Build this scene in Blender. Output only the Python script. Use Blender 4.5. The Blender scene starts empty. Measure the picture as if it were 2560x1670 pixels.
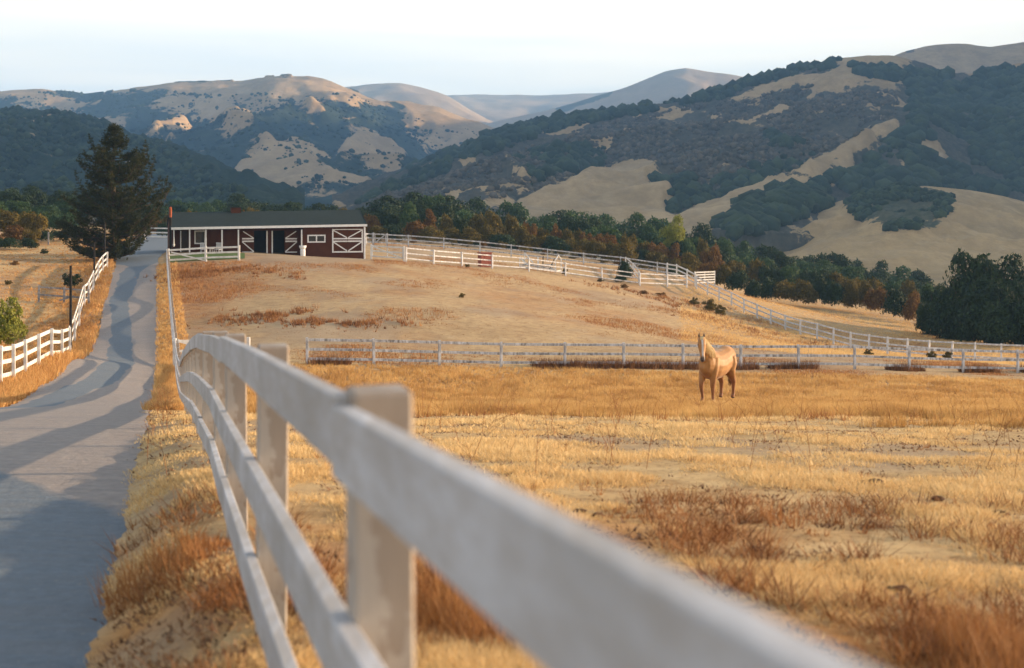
import bpy, bmesh, math, random
import numpy as np
from mathutils import Vector, Matrix

R = math.radians
scene = bpy.context.scene
col = scene.collection

# ------------------------------------------------------------------ camera, light, exposure
FPX = 2560 * 50.0 / 36.0          # focal length in photo pixels
HZ = 500.0                        # photo row of the horizon
cam_d = bpy.data.cameras.new("camera")
cam_d.lens = 50; cam_d.sensor_width = 36; cam_d.sensor_fit = 'HORIZONTAL'
cam_d.shift_y = -(835.0 - HZ) / 2560.0
cam_d.clip_start = 0.05; cam_d.clip_end = 30000
cam_d.dof.use_dof = True; cam_d.dof.focus_distance = 44.0; cam_d.dof.aperture_fstop = 2.6
cam = bpy.data.objects.new("camera", cam_d); col.objects.link(cam)
cam.location = (0, 0, 0); cam.rotation_euler = (R(90), 0, 0)
scene.camera = cam

SUN_EL, SUN_AZ = 10.5, 15.0         # elevation; azimuth from +X towards +Y
sd = Vector((math.cos(R(SUN_EL)) * math.cos(R(SUN_AZ)), math.cos(R(SUN_EL)) * math.sin(R(SUN_AZ)), math.sin(R(SUN_EL))))
sun_l = bpy.data.lights.new("sun", 'SUN'); sun_l.energy = 5.0; sun_l.angle = R(0.6); sun_l.color = (1.0, 0.71, 0.43)
sun = bpy.data.objects.new("sun", sun_l); col.objects.link(sun)
sun.rotation_euler = sd.to_track_quat('Z', 'Y').to_euler(); sun.location = (40, 0, 40)

world = bpy.data.worlds.new("World"); scene.world = world; world.use_nodes = True
wn = world.node_tree.nodes; wl = world.node_tree.links; wn.clear()
sky = wn.new('ShaderNodeTexSky'); sky.sky_type = 'NISHITA'; sky.sun_disc = False
sky.sun_elevation = R(SUN_EL); sky.sun_rotation = R(90 - SUN_AZ); sky.altitude = 100; sky.dust_density = 1.2
tc = wn.new('ShaderNodeTexCoord'); mp = wn.new('ShaderNodeMapping'); mp.inputs['Scale'].default_value = (1.2, 1.2, 9.0)
nz = wn.new('ShaderNodeTexNoise'); nz.inputs['Scale'].default_value = 1.6; nz.inputs['Detail'].default_value = 5
sep = wn.new('ShaderNodeSeparateXYZ')
rmp = wn.new('ShaderNodeValToRGB')      # how much cloud at this height above the horizon
rmp.color_ramp.elements[0].position = 0.02; rmp.color_ramp.elements[0].color = (.95, .95, .95, 1)
rmp.color_ramp.elements[1].position = 0.10; rmp.color_ramp.elements[1].color = (.97, .97, .97, 1)
for p_, c_ in ((.19, .80), (.32, .22), (1.0, .10)):
    e_ = rmp.color_ramp.elements.new(p_); e_.color = (c_, c_, c_, 1)
addn = wn.new('ShaderNodeMath'); addn.operation = 'MULTIPLY_ADD'; addn.inputs[1].default_value = 0.9; addn.inputs[2].default_value = -0.45
sm = wn.new('ShaderNodeMath'); sm.operation = 'ADD'; sm.use_clamp = True
cl = wn.new('ShaderNodeMix'); cl.data_type = 'RGBA'
CLOUD = cl.inputs[7]; CLOUD.default_value = (2.9, 2.95, 2.8, 1)
band = wn.new('ShaderNodeMix'); band.data_type = 'RGBA'; band.inputs[6].default_value = (5.0, 4.85, 4.4, 1); band.inputs[7].default_value = (7.6, 6.3, 4.6, 1)
mp2 = wn.new('ShaderNodeMapping'); mp2.inputs['Scale'].default_value = (1.0, 1.0, 14.0)
nz2 = wn.new('ShaderNodeTexNoise'); nz2.inputs['Scale'].default_value = 3.0; nz2.inputs['Detail'].default_value = 5
mr = wn.new('ShaderNodeMapRange'); mr.inputs[1].default_value = .055; mr.inputs[2].default_value = .125
ad3 = wn.new('ShaderNodeMath'); ad3.operation = 'MULTIPLY_ADD'; ad3.inputs[1].default_value = 2.0; ad3.inputs[2].default_value = -.95
ad4 = wn.new('ShaderNodeMath'); ad4.operation = 'ADD'; ad4.use_clamp = True
wl.new(tc.outputs['Generated'], mp2.inputs[0]); wl.new(mp2.outputs[0], nz2.inputs['Vector']); wl.new(sep.outputs[2], mr.inputs[0])
wl.new(nz2.outputs[0], ad3.inputs[0]); wl.new(ad3.outputs[0], ad4.inputs[0]); wl.new(mr.outputs[0], ad4.inputs[1]); wl.new(ad4.outputs[0], band.inputs[0]); wl.new(band.outputs[2], CLOUD)
bg = wn.new('ShaderNodeBackground'); bg.inputs['Strength'].default_value = 0.102
wo = wn.new('ShaderNodeOutputWorld')
wl.new(tc.outputs['Generated'], mp.inputs[0]); wl.new(mp.outputs[0], nz.inputs['Vector'])
wl.new(tc.outputs['Generated'], sep.inputs[0]); wl.new(sep.outputs[2], rmp.inputs[0])
wl.new(nz.outputs[0], addn.inputs[0]); wl.new(addn.outputs[0], sm.inputs[0]); wl.new(rmp.outputs[0], sm.inputs[1])
wl.new(sm.outputs[0], cl.inputs[0]); wl.new(sky.outputs[0], cl.inputs[6]); wl.new(cl.outputs[2], bg.inputs[0])
wl.new(bg.outputs[0], wo.inputs[0])

scene.view_settings.view_transform = 'Standard'; scene.view_settings.look = 'None'
scene.view_settings.exposure = 1.6; scene.view_settings.gamma = 1.0
scene.render.engine = 'CYCLES'
scene.cycles.use_denoising = True; scene.cycles.max_bounces = 5; scene.cycles.volume_bounces = 1
scene.cycles.transparent_max_bounces = 8; scene.cycles.use_adaptive_sampling = True; scene.cycles.adaptive_threshold = 0.015

rng = np.random.default_rng(7)
rnd = random.Random(11)

# ------------------------------------------------------------------ helpers
def P(u, v, d):
    """point at depth d (m) that the photograph shows at pixel (u, v)"""
    return ((u - 1280) / FPX * d, d, -(v - HZ) / FPX * d)
def XU(u, d): return (u - 1280) / FPX * d

def tag(o, label=None, cat=None, group=None, kind=None):
    if label: o["label"] = label
    if cat: o["category"] = cat
    if group: o["group"] = group
    if kind: o["kind"] = kind
    return o
def empty(name, loc, rz=0.0):
    o = bpy.data.objects.new(name, None); col.objects.link(o); o.location = loc; o.rotation_euler = (0, 0, rz)
    o.empty_display_size = 0.3
    return o
def link(name, me, parent=None, loc=None):
    o = bpy.data.objects.new(name, me); col.objects.link(o)
    if parent is not None: o.parent = parent
    if loc is not None: o.location = loc
    return o
def np_mesh(name, V, F, mat, attrs=None, smooth=False):
    V = np.asarray(V, np.float32); F = np.asarray(F, np.int32)
    me = bpy.data.meshes.new(name); k = F.shape[1]
    me.vertices.add(len(V)); me.vertices.foreach_set('co', V.ravel())
    me.loops.add(F.size); me.loops.foreach_set('vertex_index', F.ravel())
    me.polygons.add(len(F)); me.polygons.foreach_set('loop_start', np.arange(0, F.size, k, dtype=np.int32))
    me.polygons.foreach_set('loop_total', np.full(len(F), k, np.int32))
    if smooth: me.polygons.foreach_set('use_smooth', np.ones(len(F), bool))
    if attrs:
        for n, a in attrs.items():
            at = me.attributes.new(n, 'FLOAT', 'POINT'); at.data.foreach_set('value', np.asarray(a, np.float32))
    me.update(calc_edges=True)
    if mat: me.materials.append(mat)
    return me

class MB:
    """collects shapes for one mesh"""
    def __init__(s): s.v = []; s.f = []
    def box(s, c, size, M=None):
        x, y, z = [k / 2 for k in size]; c = Vector(c); n = len(s.v)
        for dx, dy, dz in ((-x,-y,-z),(x,-y,-z),(x,y,-z),(-x,y,-z),(-x,-y,z),(x,-y,z),(x,y,z),(-x,y,z)):
            p = Vector((dx, dy, dz)); p = (M @ p if M else p) + c; s.v.append(tuple(p))
        for q in ((0,3,2,1),(4,5,6,7),(0,1,5,4),(1,2,6,5),(2,3,7,6),(3,0,4,7)): s.f.append(tuple(n + i for i in q))
        return s
    def beam(s, a, b, w, h, up=(0, 0, 1)):
        a = Vector(a); b = Vector(b); d = (b - a); L = d.length; d.normalize()
        side = d.cross(Vector(up)).normalized(); upv = side.cross(d).normalized()
        M = Matrix((side, d, upv)).transposed()
        return s.box((a + b) / 2, (w, L, h), M)
    def tube(s, pts, rad, n=8, cap=True):
        pts = [Vector(p) for p in pts]; N = len(s.v); m = len(pts)
        ref = Vector((0.31, 0.95, 0.05))
        for i, p in enumerate(pts):
            t = (pts[min(i + 1, m - 1)] - pts[max(i - 1, 0)]).normalized()
            if abs(t.dot(ref)) > .95: ref = Vector((1, 0, 0.1))
            a = t.cross(ref).normalized(); b = t.cross(a).normalized()
            r = rad[i] if hasattr(rad, '__len__') else rad
            rx, ry = r if hasattr(r, '__len__') else (r, r)
            for k in range(n):
                an = 2 * math.pi * k / n; s.v.append(tuple(p + a * math.cos(an) * rx + b * math.sin(an) * ry))
        for i in range(m - 1):
            for k in range(n):
                k2 = (k + 1) % n; s.f.append((N + i*n + k, N + i*n + k2, N + (i+1)*n + k2, N + (i+1)*n + k))
        if cap:
            s.f.append(tuple(N + k for k in range(n))[::-1]); s.f.append(tuple(N + (m-1)*n + k for k in range(n)))
        return s
    def mesh(s, name, mat, bevel=0.0, smooth=False):
        me = bpy.data.meshes.new(name); me.from_pydata(s.v, [], s.f)
        bm = bmesh.new(); bm.from_mesh(me)
        bmesh.ops.recalc_face_normals(bm, faces=bm.faces)
        if bevel > 0: bmesh.ops.bevel(bm, geom=bm.edges[:], offset=bevel, segments=1, affect='EDGES')
        if smooth:
            for f in bm.faces: f.smooth = True
        bm.to_mesh(me); bm.free(); me.materials.append(mat)
        return me
    def obj(s, name, mat, parent=None, bevel=0.0, smooth=False):
        return link(name, s.mesh(name, mat, bevel, smooth), parent)

# numpy noise -------------------------------------------------------
def _h(ix, iy, seed):
    n = (ix.astype(np.int64) * 374761393 + iy.astype(np.int64) * 668265263 + seed * 982451653) & 0x7fffffff
    n = ((n ^ (n >> 13)) * 1274126177) & 0x7fffffff
    return ((n ^ (n >> 16)) & 0xffff) / 65535.0
def vnoise(x, y, seed=0):
    x = np.asarray(x, float); y = np.asarray(y, float)
    ix = np.floor(x); iy = np.floor(y); fx = x - ix; fy = y - iy
    fx = fx*fx*fx*(fx*(fx*6-15)+10); fy = fy*fy*fy*(fy*(fy*6-15)+10)
    a = _h(ix, iy, seed); b = _h(ix+1, iy, seed); c = _h(ix, iy+1, seed); d = _h(ix+1, iy+1, seed)
    return (a*(1-fx)+b*fx)*(1-fy) + (c*(1-fx)+d*fx)*fy
def fbm(x, y, octv=4, seed=0, gain=.5):
    s = 0; a = 1; t = 0
    for i in range(octv):
        s = s + a * vnoise(x * 2**i + 17.3*i, y * 2**i + 9.1*i, seed + i); t += a; a *= gain
    return s / t
def sstep(a, b, x):
    t = np.clip((np.asarray(x, float) - a) / (b - a), 0, 1); return t*t*(3-2*t)
def inpoly(px, py, poly):
    r = np.zeros(np.shape(px), bool); n = len(poly)
    for i in range(n):
        x1, y1 = poly[i]; x2, y2 = poly[(i+1) % n]
        if y1 == y2: continue
        c = ((y1 > py) != (y2 > py)) & (px < (x2-x1)*(py-y1)/(y2-y1) + x1); r ^= c
    return r

# ------------------------------------------------------------------ materials
def new_mat(name, rough=0.9, spec=0.2):
    m = bpy.data.materials.new(name); m.use_nodes = True
    nt = m.node_tree; b = nt.nodes['Principled BSDF']; b.inputs['Roughness'].default_value = rough
    b.inputs['Specular IOR Level'].default_value = spec
    return m, nt, b
def nd(nt, t, **kw):
    n = nt.nodes.new(t)
    for k, v in kw.items():
        if k in n.inputs.keys(): n.inputs[k].default_value = v
        else: setattr(n, k, v)
    return n
def noise(nt, scale, detail=4, rough=.55, scl=(1, 1, 1), src='Object'):
    t = nt.nodes.new('ShaderNodeTexCoord'); mm = nt.nodes.new('ShaderNodeMapping'); mm.inputs['Scale'].default_value = scl
    n = nt.nodes.new('ShaderNodeTexNoise'); n.inputs['Scale'].default_value = scale; n.inputs['Detail'].default_value = detail; n.inputs['Roughness'].default_value = rough
    nt.links.new(t.outputs[src], mm.inputs[0]); nt.links.new(mm.outputs[0], n.inputs['Vector'])
    return n.outputs[0]
def ramp(nt, src, stops, interp='LINEAR'):
    r = nt.nodes.new('ShaderNodeValToRGB'); r.color_ramp.interpolation = interp
    e = r.color_ramp.elements
    while len(e) < len(stops): e.new(0.5)
    for i, (p, c) in enumerate(stops):
        e[i].position = p; e[i].color = (c[0], c[1], c[2], 1) if hasattr(c, '__len__') else (c, c, c, 1)
    nt.links.new(src, r.inputs[0]); return r.outputs[0]
def mixc(nt, fac, a, b):
    m = nt.nodes.new('ShaderNodeMix'); m.data_type = 'RGBA'
    for s, i in ((fac, 0), (a, 6), (b, 7)):
        if isinstance(s, (int, float)): m.inputs[i].default_value = s
        elif isinstance(s, tuple): m.inputs[i].default_value = (s[0], s[1], s[2], 1)
        else: nt.links.new(s, m.inputs[i])
    return m.outputs[2]
def attr(nt, n):
    a = nt.nodes.new('ShaderNodeAttribute'); a.attribute_name = n; return a.outputs['Fac']
def bump(nt, b, h, s=.3, dist=.05):
    bn = nt.nodes.new('ShaderNodeBump'); bn.inputs['Strength'].default_value = s; bn.inputs['Distance'].default_value = dist
    nt.links.new(h, bn.inputs['Height']); nt.links.new(bn.outputs[0], b.inputs['Normal'])
def simple(name, stops, scale=6, rough=.85, spec=.2, bmp=0, dist=.02, scl=(1, 1, 1), detail=5, src='Object'):
    m, nt, b = new_mat(name, rough, spec); n = noise(nt, scale, detail, .6, scl, src)
    nt.links.new(ramp(nt, n, stops), b.inputs['Base Color'])
    if bmp: bump(nt, b, n, bmp, dist)
    return m

M = {}
def paint(name, a, bcol, c, sc=5.0, lo=.35, hi=.62):
    """weathered white fence paint over grey-brown wood"""
    m, nt, b = new_mat(name, .75, .25)
    n1 = noise(nt, sc, 6, .65, (1, 1, .35)); n2 = noise(nt, sc*5, 4, .6, (1, 1, .5)); n3 = noise(nt, 1.1, 3)
    base = mixc(nt, ramp(nt, n3, [(.35, 0), (.7, 1)]), a, bcol)
    wear = nd(nt, 'ShaderNodeMath', operation='ADD'); nt.links.new(n1, wear.inputs[0])
    k = nd(nt, 'ShaderNodeMath', operation='MULTIPLY'); k.inputs[1].default_value = .35; nt.links.new(n2, k.inputs[0]); nt.links.new(k.outputs[0], wear.inputs[1])
    f = ramp(nt, wear.outputs[0], [(lo + .1, 0), (hi + .22, 1)])
    nt.links.new(mixc(nt, f, base, c), b.inputs['Base Color']); bump(nt, b, n2, .25, .004)
    return m
M['white'] = paint('white_paint', (.72, .71, .69), (.58, .57, .56), (.42, .38, .33), 3, .55, .85)
M['near_fence'] = paint('worn_white_paint', (.66, .66, .68), (.52, .51, .51), (.27, .21, .165), 3.0, .42, .66)
M['flaked'] = paint('flaked_white_paint', (.66, .67, .71), (.54, .55, .59), (.15, .14, .13), 7, .46, .62)
def worn(name, scl, A=(.55, .56, .59), B=(.38, .375, .375), lo=1.02):
    m, nt, b = new_mat(name, .8, .2)
    n1 = noise(nt, 2.6, 6, .7); n2 = noise(nt, 6, 5, .65, scl); n3 = noise(nt, .9, 3); n4 = noise(nt, 16, 4, .7, scl)
    base = mixc(nt, ramp(nt, n3, [(.35, 0), (.65, 1)]), A, B)
    base = mixc(nt, ramp(nt, n4, [(.40, .45), (.6, 0)]), base, (.33, .29, .25))
    ad = nd(nt, 'ShaderNodeMath', operation='ADD'); nt.links.new(n1, ad.inputs[0]); nt.links.new(n2, ad.inputs[1])
    nt.links.new(mixc(nt, ramp(nt, ad.outputs[0], [(lo, 0), (lo + .5, .7)]), base, (.28, .225, .18)), b.inputs['Base Color']); bump(nt, b, n4, .5, .006); return m
M['near_post'] = worn('worn_white_post_paint', (1, 1, .12), (.50, .455, .41), (.38, .325, .275), .97); M['near_rail'] = worn('worn_white_rail_paint', (1.2, .10, 1.2))
M['flaked2'] = paint('chalky_white_paint', (.74, .74, .76), (.58, .58, .60), (.20, .18, .17), 5, .48, .72)
M['greywood'] = simple('grey_weathered_wood', [(.3, (.10, .10, .11)), (.7, (.32, .31, .32))], 6)
M['trim'] = simple('white_trim', [(.3, (.66, .66, .67)), (.7, (.80, .80, .80))], 3)
M['darkwood'] = simple('dark_pole', [(.3, (.012, .011, .011)), (.7, (.03, .027, .025))], 6)
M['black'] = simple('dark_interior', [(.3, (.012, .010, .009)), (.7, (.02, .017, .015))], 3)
M['brick'] = simple('chimney_brick', [(.3, (.32, .07, .03)), (.7, (.45, .12, .05))], 8)
M['redbox'] = simple('faded_red_boards', [(.3, (.20, .05, .035)), (.7, (.34, .12, .08))], 4)
M['glass'] = simple('dark_window_glass', [(.3, (.02, .022, .022)), (.7, (.035, .04, .04))], 1, .12, .5)
M['bark'] = simple('bark', [(.3, (.035, .024, .016)), (.7, (.10, .07, .045))], 7, bmp=.4)
M['chair'] = simple('white_plastic', [(.3, (.5, .52, .55)), (.7, (.62, .64, .66))], 3)

def barn_red():
    m, nt, b = new_mat('red_boards', .8, .2)
    w = nd(nt, 'ShaderNodeTexWave', wave_type='BANDS', bands_direction='X'); w.inputs['Scale'].default_value = 3.2; w.inputs['Distortion'].default_value = .3
    t = nt.nodes.new('ShaderNodeTexCoord'); nt.links.new(t.outputs['Object'], w.inputs['Vector'])
    n = noise(nt, 2.2, 5, .6, (1, 1, .4))
    c = ramp(nt, n, [(.3, (.058, .016, .006)), (.7, (.085, .026, .010))])
    g = ramp(nt, w.outputs[0], [(.0, .55), (.10, 1.0)])
    mu = nd(nt, 'ShaderNodeMix', data_type='RGBA', blend_type='MULTIPLY'); mu.inputs[0].default_value = 1
    nt.links.new(c, mu.inputs[6]); nt.links.new(g, mu.inputs[7]); nt.links.new(mu.outputs[2], b.inputs['Base Color'])
    bump(nt, b, w.outputs[0], .3, .02)
    return m
M['red'] = barn_red()
def shingles():
    m, nt, b = new_mat('grey_green_shingles', .85, .2)
    t = nt.nodes.new('ShaderNodeTexCoord'); br = nd(nt, 'ShaderNodeTexBrick'); br.inputs['Scale'].default_value = 3.0
    br.inputs['Color1'].default_value = (.016, .027, .026, 1); br.inputs['Color2'].default_value = (.026, .038, .037, 1); br.inputs['Mortar'].default_value = (.018, .024, .024, 1)
    br.inputs['Mortar Size'].default_value = .02
    nt.links.new(t.outputs['Object'], br.inputs['Vector'])
    n = noise(nt, 1.6, 6, .7)
    nt.links.new(mixc(nt, ramp(nt, n, [(.35, 0), (.75, .6)]), br.outputs[0], (.030, .043, .044)), b.inputs['Base Color'])
    return m
M['roof'] = shingles()

def leaf_mat(name, stops, trans=.25):
    m, nt, b = new_mat(name, .7, .25)
    g = nt.nodes.new('ShaderNodeObjectInfo')
    a = attr(nt, 'tint')
    n = noise(nt, .8, 3)
    add = nd(nt, 'ShaderNodeMath', operation='MULTIPLY_ADD'); add.inputs[1].default_value = .45
    nt.links.new(n, add.inputs[0]); nt.links.new(a, add.inputs[2])
    add2 = nd(nt, 'ShaderNodeMath', operation='MULTIPLY_ADD'); add2.inputs[1].default_value = .25
    nt.links.new(g.outputs['Random'], add2.inputs[0]); nt.links.new(add.outputs[0], add2.inputs[2])
    sc = nd(nt, 'ShaderNodeMath', operation='MULTIPLY'); sc.inputs[1].default_value = .6; nt.links.new(add2.outputs[0], sc.inputs[0])
    c = ramp(nt, sc.outputs[0], stops); nt.links.new(c, b.inputs['Base Color'])
    tr = nt.nodes.new('ShaderNodeBsdfTranslucent'); nt.links.new(c, tr.inputs[0])
    mx = nt.nodes.new('ShaderNodeMixShader'); mx.inputs[0].default_value = trans
    out = nt.nodes['Material Output']; nt.links.new(b.outputs[0], mx.inputs[1]); nt.links.new(tr.outputs[0], mx.inputs[2]); nt.links.new(mx.outputs[0], out.inputs[0])
    return m
M['oak'] = leaf_mat('oak_leaves', [(.1, (.007, .016, .006)), (.5, (.018, .038, .011)), (.9, (.045, .075, .020))], .12)
M['willow'] = leaf_mat('willow_leaves', [(.1, (.018, .040, .016)), (.5, (.040, .080, .028)), (.9, (.09, .145, .045))])
M['olive'] = leaf_mat('coyote_brush_leaves', [(.1, (.030, .026, .006)), (.5, (.105, .080, .014)), (.9, (.30, .20, .03))], .32)
M['rust'] = leaf_mat('rust_leaves', [(.1, (.045, .022, .007)), (.5, (.15, .075, .016)), (.9, (.34, .18, .035))], .35)
M['yellow'] = leaf_mat('yellowing_leaves', [(.1, (.13, .12, .025)), (.5, (.24, .26, .04)), (.9, (.42, .38, .07))])
M['needles'] = leaf_mat('pine_needles', [(.1, (.010, .015, .005)), (.5, (.030, .037, .009)), (.9, (.10, .082, .018))], .2)
M['grass'] = leaf_mat('dry_grass_blades', [(.12, (.34, .13, .035)), (.4, (.60, .34, .12)), (.65, (.72, .48, .20)), (.9, (.84, .64, .32))], .3)
M['rustgrass'] = leaf_mat('rust_weed_blades', [(.1, (.11, .04, .014)), (.45, (.30, .125, .042)), (.8, (.52, .28, .11)), (.95, (.66, .44, .22))], .2)
M['straw'] = leaf_mat('straw_blades', [(.12, (.34, .17, .06)), (.4, (.60, .39, .17)), (.65, (.76, .55, .27)), (.9, (.86, .68, .38))], .2)
M['band'] = leaf_mat('long_grass_blades', [(.1, (.28, .15, .05)), (.3, (.50, .29, .10)), (.6, (.66, .43, .17)), (.9, (.78, .58, .27))], .3)
M['lawn'] = simple('green_lawn', [(.3, (.06, .10, .015)), (.7, (.11, .16, .03))], 9)

# ------------------------------------------------------------------ terrain height
ctrl = []
def c3(x, y, z): ctrl.append((x, y, z))
def cu(u, v, d): ctrl.append(P(u, v, d))
FX = [(-6, 1.95), (0, .445), (3.0, -.349), (6.1, -1.119), (8.9, -1.80), (12, -2.53), (15, -3.29), (22, -4.99), (30, -6.94), (42, -9.80), (63, -14.94), (90, -21.7), (112, -27.2), (130, -31.7), (170, -40)]
def fenceX(y): return np.interp(y, [a for a, b in FX], [b for a, b in FX])
prof = [(-6, -1.1), (0, -1.448), (3, -1.65), (6.1, -1.87), (9, -2.10), (15, -2.62), (22, -3.42), (30, -4.45), (42, -6.02), (52, -6.9), (63, -7.35), (75, -7.15), (90, -6.35), (100, -5.7), (112, -5.05)]
for y, z in prof: c3(float(fenceX(y)), y, z)
for y in (0, 6, 12, 20, 30, 42):                     # the field to the right of the near fence and the ground left of the road
    z = float(np.interp(y, [a for a, b in prof], [b for a, b in prof]))
    c3(6 + .25*y, y, z - .15); c3(14 + .3*y, y, z - .3); c3(-9 - .3*y, y, z + .05); c3(-24 - .4*y, y, z + .6)
    c3(40, y, z - 1); c3(-60, y, z + 2)
for u, v, d in ((768,910,63),(935,912,64),(1253,917,66),(1560,919,67.5),(1780,921,69),(2137,924,70),(2408,933,71.5),(2560,935,72),(2780,940,73),
                (514,654,112),(597,651,112),(640,632,125),(430,632,124),(760,640,127),(912,648,128),
                (932,611,147),(1109,624,147),(1200,633,147),(1278,643,147),(1459,662,147),(1643,684,147),(1692,693,143),(1718,720,136),
                (1015,654,119),(1156,666,122),(1322,680,126),(1505,703,131),(1600,717,132),
                (1769,738,133),(1829,767,127),(1893,797,121),(1963,825,115),(2043,850,108),(2127,874,102),(2219,888,97),(2380,903,90),(2503,910,86),
                (900,800,80),(1000,705,101),(1250,790,85),(1300,735,104),(1600,830,88),(1640,772,108),(1900,880,84),
                (1900,758,152),(2050,770,152),(2200,792,148),(2400,850,128),(2560,862,118),(2700,870,110),
                (0,964,45),(97,933,52),(155,893,64),(175,873,71),(195,835,78),(232,757,90),(245,722,98),(268,670,112),
                (100,756,85),(-60,860,60),(0,700,100),(100,640,125),(0,605,142),(-200,640,110),(-200,580,150),
                (380,600,150),(400,590,166),(560,598,160),(760,600,160),(1300,626,165),(1500,655,166),(1750,705,158)):
    cu(u, v, d)
for u in (-1500, -700, 0, 700): cu(u, 574, 210)
for x, y, z in ((110, 60, -12), (110, 120, -15), (110, 180, -18), (-120, 60, -5), (-120, 120, -3.5), (-120, 190, -5),
                (60, 60, -10.6), (60, 95, -12.2), (60, 30, -7), (120, 10, -7), (-120, 10, 0), (0, -40, 1), (80, -40, -2), (-80, -40, 2),
                (-20, 215, -6), (20, 215, -10), (60, 215, -16), (100, 230, -20), (35, 180, -11.5), (60, 170, -14)):
    c3(x, y, z)
ctrl = np.array(ctrl, float)
def _tps(r2): return np.where(r2 > 1e-9, .5 * r2 * np.log(r2 + 1e-12), 0)
def _fit():
    s = 50.0; X = ctrl[:, :2] / s; n = len(X)
    K = _tps(((X[:, None] - X[None]) ** 2).sum(-1)) + np.eye(n) * 2e-4
    Pm = np.c_[np.ones(n), X]; A = np.zeros((n+3, n+3)); A[:n, :n] = K; A[:n, n:] = Pm; A[n:, :n] = Pm.T
    return np.linalg.solve(A, np.r_[ctrl[:, 2], 0, 0, 0])
_W = _fit()
def base_z(x, y):
    x = np.atleast_1d(np.asarray(x, float)); y = np.atleast_1d(np.asarray(y, float)); sh = x.shape
    xc = np.clip(x, -130, 130).ravel() / 50; yc = np.clip(y, -45, 240).ravel() / 50
    n = len(ctrl); out = np.empty(xc.shape); X = ctrl[:, :2] / 50
    for i in range(0, len(xc), 20000):
        a = xc[i:i+20000]; b = yc[i:i+20000]
        r2 = (a[:, None] - X[None, :, 0])**2 + (b[:, None] - X[None, :, 1])**2
        out[i:i+20000] = _tps(r2) @ _W[:n] + _W[n] + _W[n+1]*a + _W[n+2]*b
    out = out.reshape(sh)
    yy = np.maximum(y, 0)
    drop = sstep(190, 420, yy) * 24 + sstep(400, 900, yy) * 40
    return out - drop
def road_edges(y):
    r = fenceX(y) - .80
    w = np.interp(y, [-6, 40, 70, 112, 120, 135, 170], [3.9, 3.7, 3.2, 3.25, 3.6, 5.0, 9.0])
    rr = r + np.interp(y, [0, 118, 130, 150, 170], [0, 0, 1.0, 3.2, 6])
    return rr - w, rr
def road_mask(x, y, soft=.35):
    l, r = road_edges(y)
    return sstep(-soft, 0, x - l) * sstep(-soft, 0, r - x) * sstep(172, 168, y)
def cut(x, y):
    return road_mask(x, y, .75) * .34 * sstep(26, 9, y)
def gz(x, y):
    x = np.atleast_1d(np.asarray(x, float)); y = np.atleast_1d(np.asarray(y, float))
    z = base_z(x, y) - cut(x, y)
    k = 1 - road_mask(x, y, 1.2)
    z = z + k * (.10 * (fbm(x*.35, y*.35, 3, 5) - .5) + .06 * (fbm(x*1.7, y*1.7, 3, 8) - .5) * sstep(120, 30, y))
    z = z + .5 * (fbm(x*.02, y*.02, 3, 3) - .5) * sstep(160, 300, y) * 20
    return z
def g1(x, y): return float(gz(x, y)[0])

# ------------------------------------------------------------------ ground and road
def axis(a, segs):
    out = [a]
    for to, st in segs:
        n = max(1, int(round((to - out[-1]) / st))); out += list(np.linspace(out[-1], to, n + 1)[1:])
    return np.array(out)
gx = axis(-9000, [(-2000, 700), (-400, 200), (-130, 15), (-60, 3), (-40, 1), (14, .38), (45, .9), (130, 3), (400, 15), (2000, 200), (9000, 700)])
gy = axis(-400, [(-40, 40), (-6, 4), (30, .3), (64, .5), (170, .9), (260, 3), (900, 20), (3000, 150), (9000, 600)])
GX, GY = np.meshgrid(gx, gy)
GZ = gz(GX, GY) - .10 * road_mask(GX + 0, GY, .02) * np.where(GY < 30, .6, 1)
def zones(x, y):
    """straw / rust / bare soil shares of the ground, 0..1"""
    x = np.asarray(x, float); y = np.asarray(y, float)
    fx = fenceX(y); n1 = fbm(x*.25, y*.25, 4, 21); n2 = fbm(x*.06, y*.05, 3, 31); n3 = fbm(x*1.1, y*.8, 3, 41)
    right = sstep(-.2, .6, x - fx); l, r = road_edges(y)
    left = sstep(.2, -.4, x - l)
    rust = np.zeros(x.shape)
    # right field: rusty near corner, pale middle, orange long-grass band, sandy paddock
    rust += right * sstep(.40, .60, n1) * sstep(12, 7, y + (n2-.5)*8 - np.clip(x, 0, 4)*.8) * .95
    rust += right * sstep(24, 31, y + (n1-.5)*10 + x*.35) * sstep(64, 60, y) * .62
    rust += right * sstep(66, 72, y) * sstep(.46, .66, n1*.6 + n2*.4) * .55
    rust += right * np.exp(-((x+22)/4.5)**2) * np.exp(-((y-97)/15)**2) * .8
    rust += sstep(-.2, .6, x-fx) * np.exp(-((x-fx-2)/1.6)**2) * sstep(64, 70, y) * .6
    verge = sstep(-.1, .2, x - r) * (1-right); rust += verge * (sstep(.45, .6, n1) * sstep(12, 7, y) * .9 + .15 * sstep(35, 50, y))
    rust += left * (.75 * np.exp(-((x - l) / 3.0)**2) * sstep(20, 30, y) + sstep(.45, .6, n1) * .55)
    bare = sstep(.52, .68, n3*.5 + n1*.5) * .7
    bare = np.maximum(bare, right * sstep(66, 74, y) * sstep(.44, .6, fbm(x*.12, y*.09, 4, 61)) * .8)
    bare = np.maximum(bare, right * sstep(64, 70, y) * .35)
    straw = np.clip(1 - rust, 0, 1)
    return np.clip(straw, 0, 1), np.clip(rust, 0, 1), np.clip(bare, 0, 1)
ny, nx = GX.shape
idx = np.arange(nx*ny).reshape(ny, nx)
GF = np.stack([idx[:-1, :-1], idx[:-1, 1:], idx[1:, 1:], idx[1:, :-1]], -1).reshape(-1, 4)
st_, ru_, ba_ = zones(GX.ravel(), GY.ravel())
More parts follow.
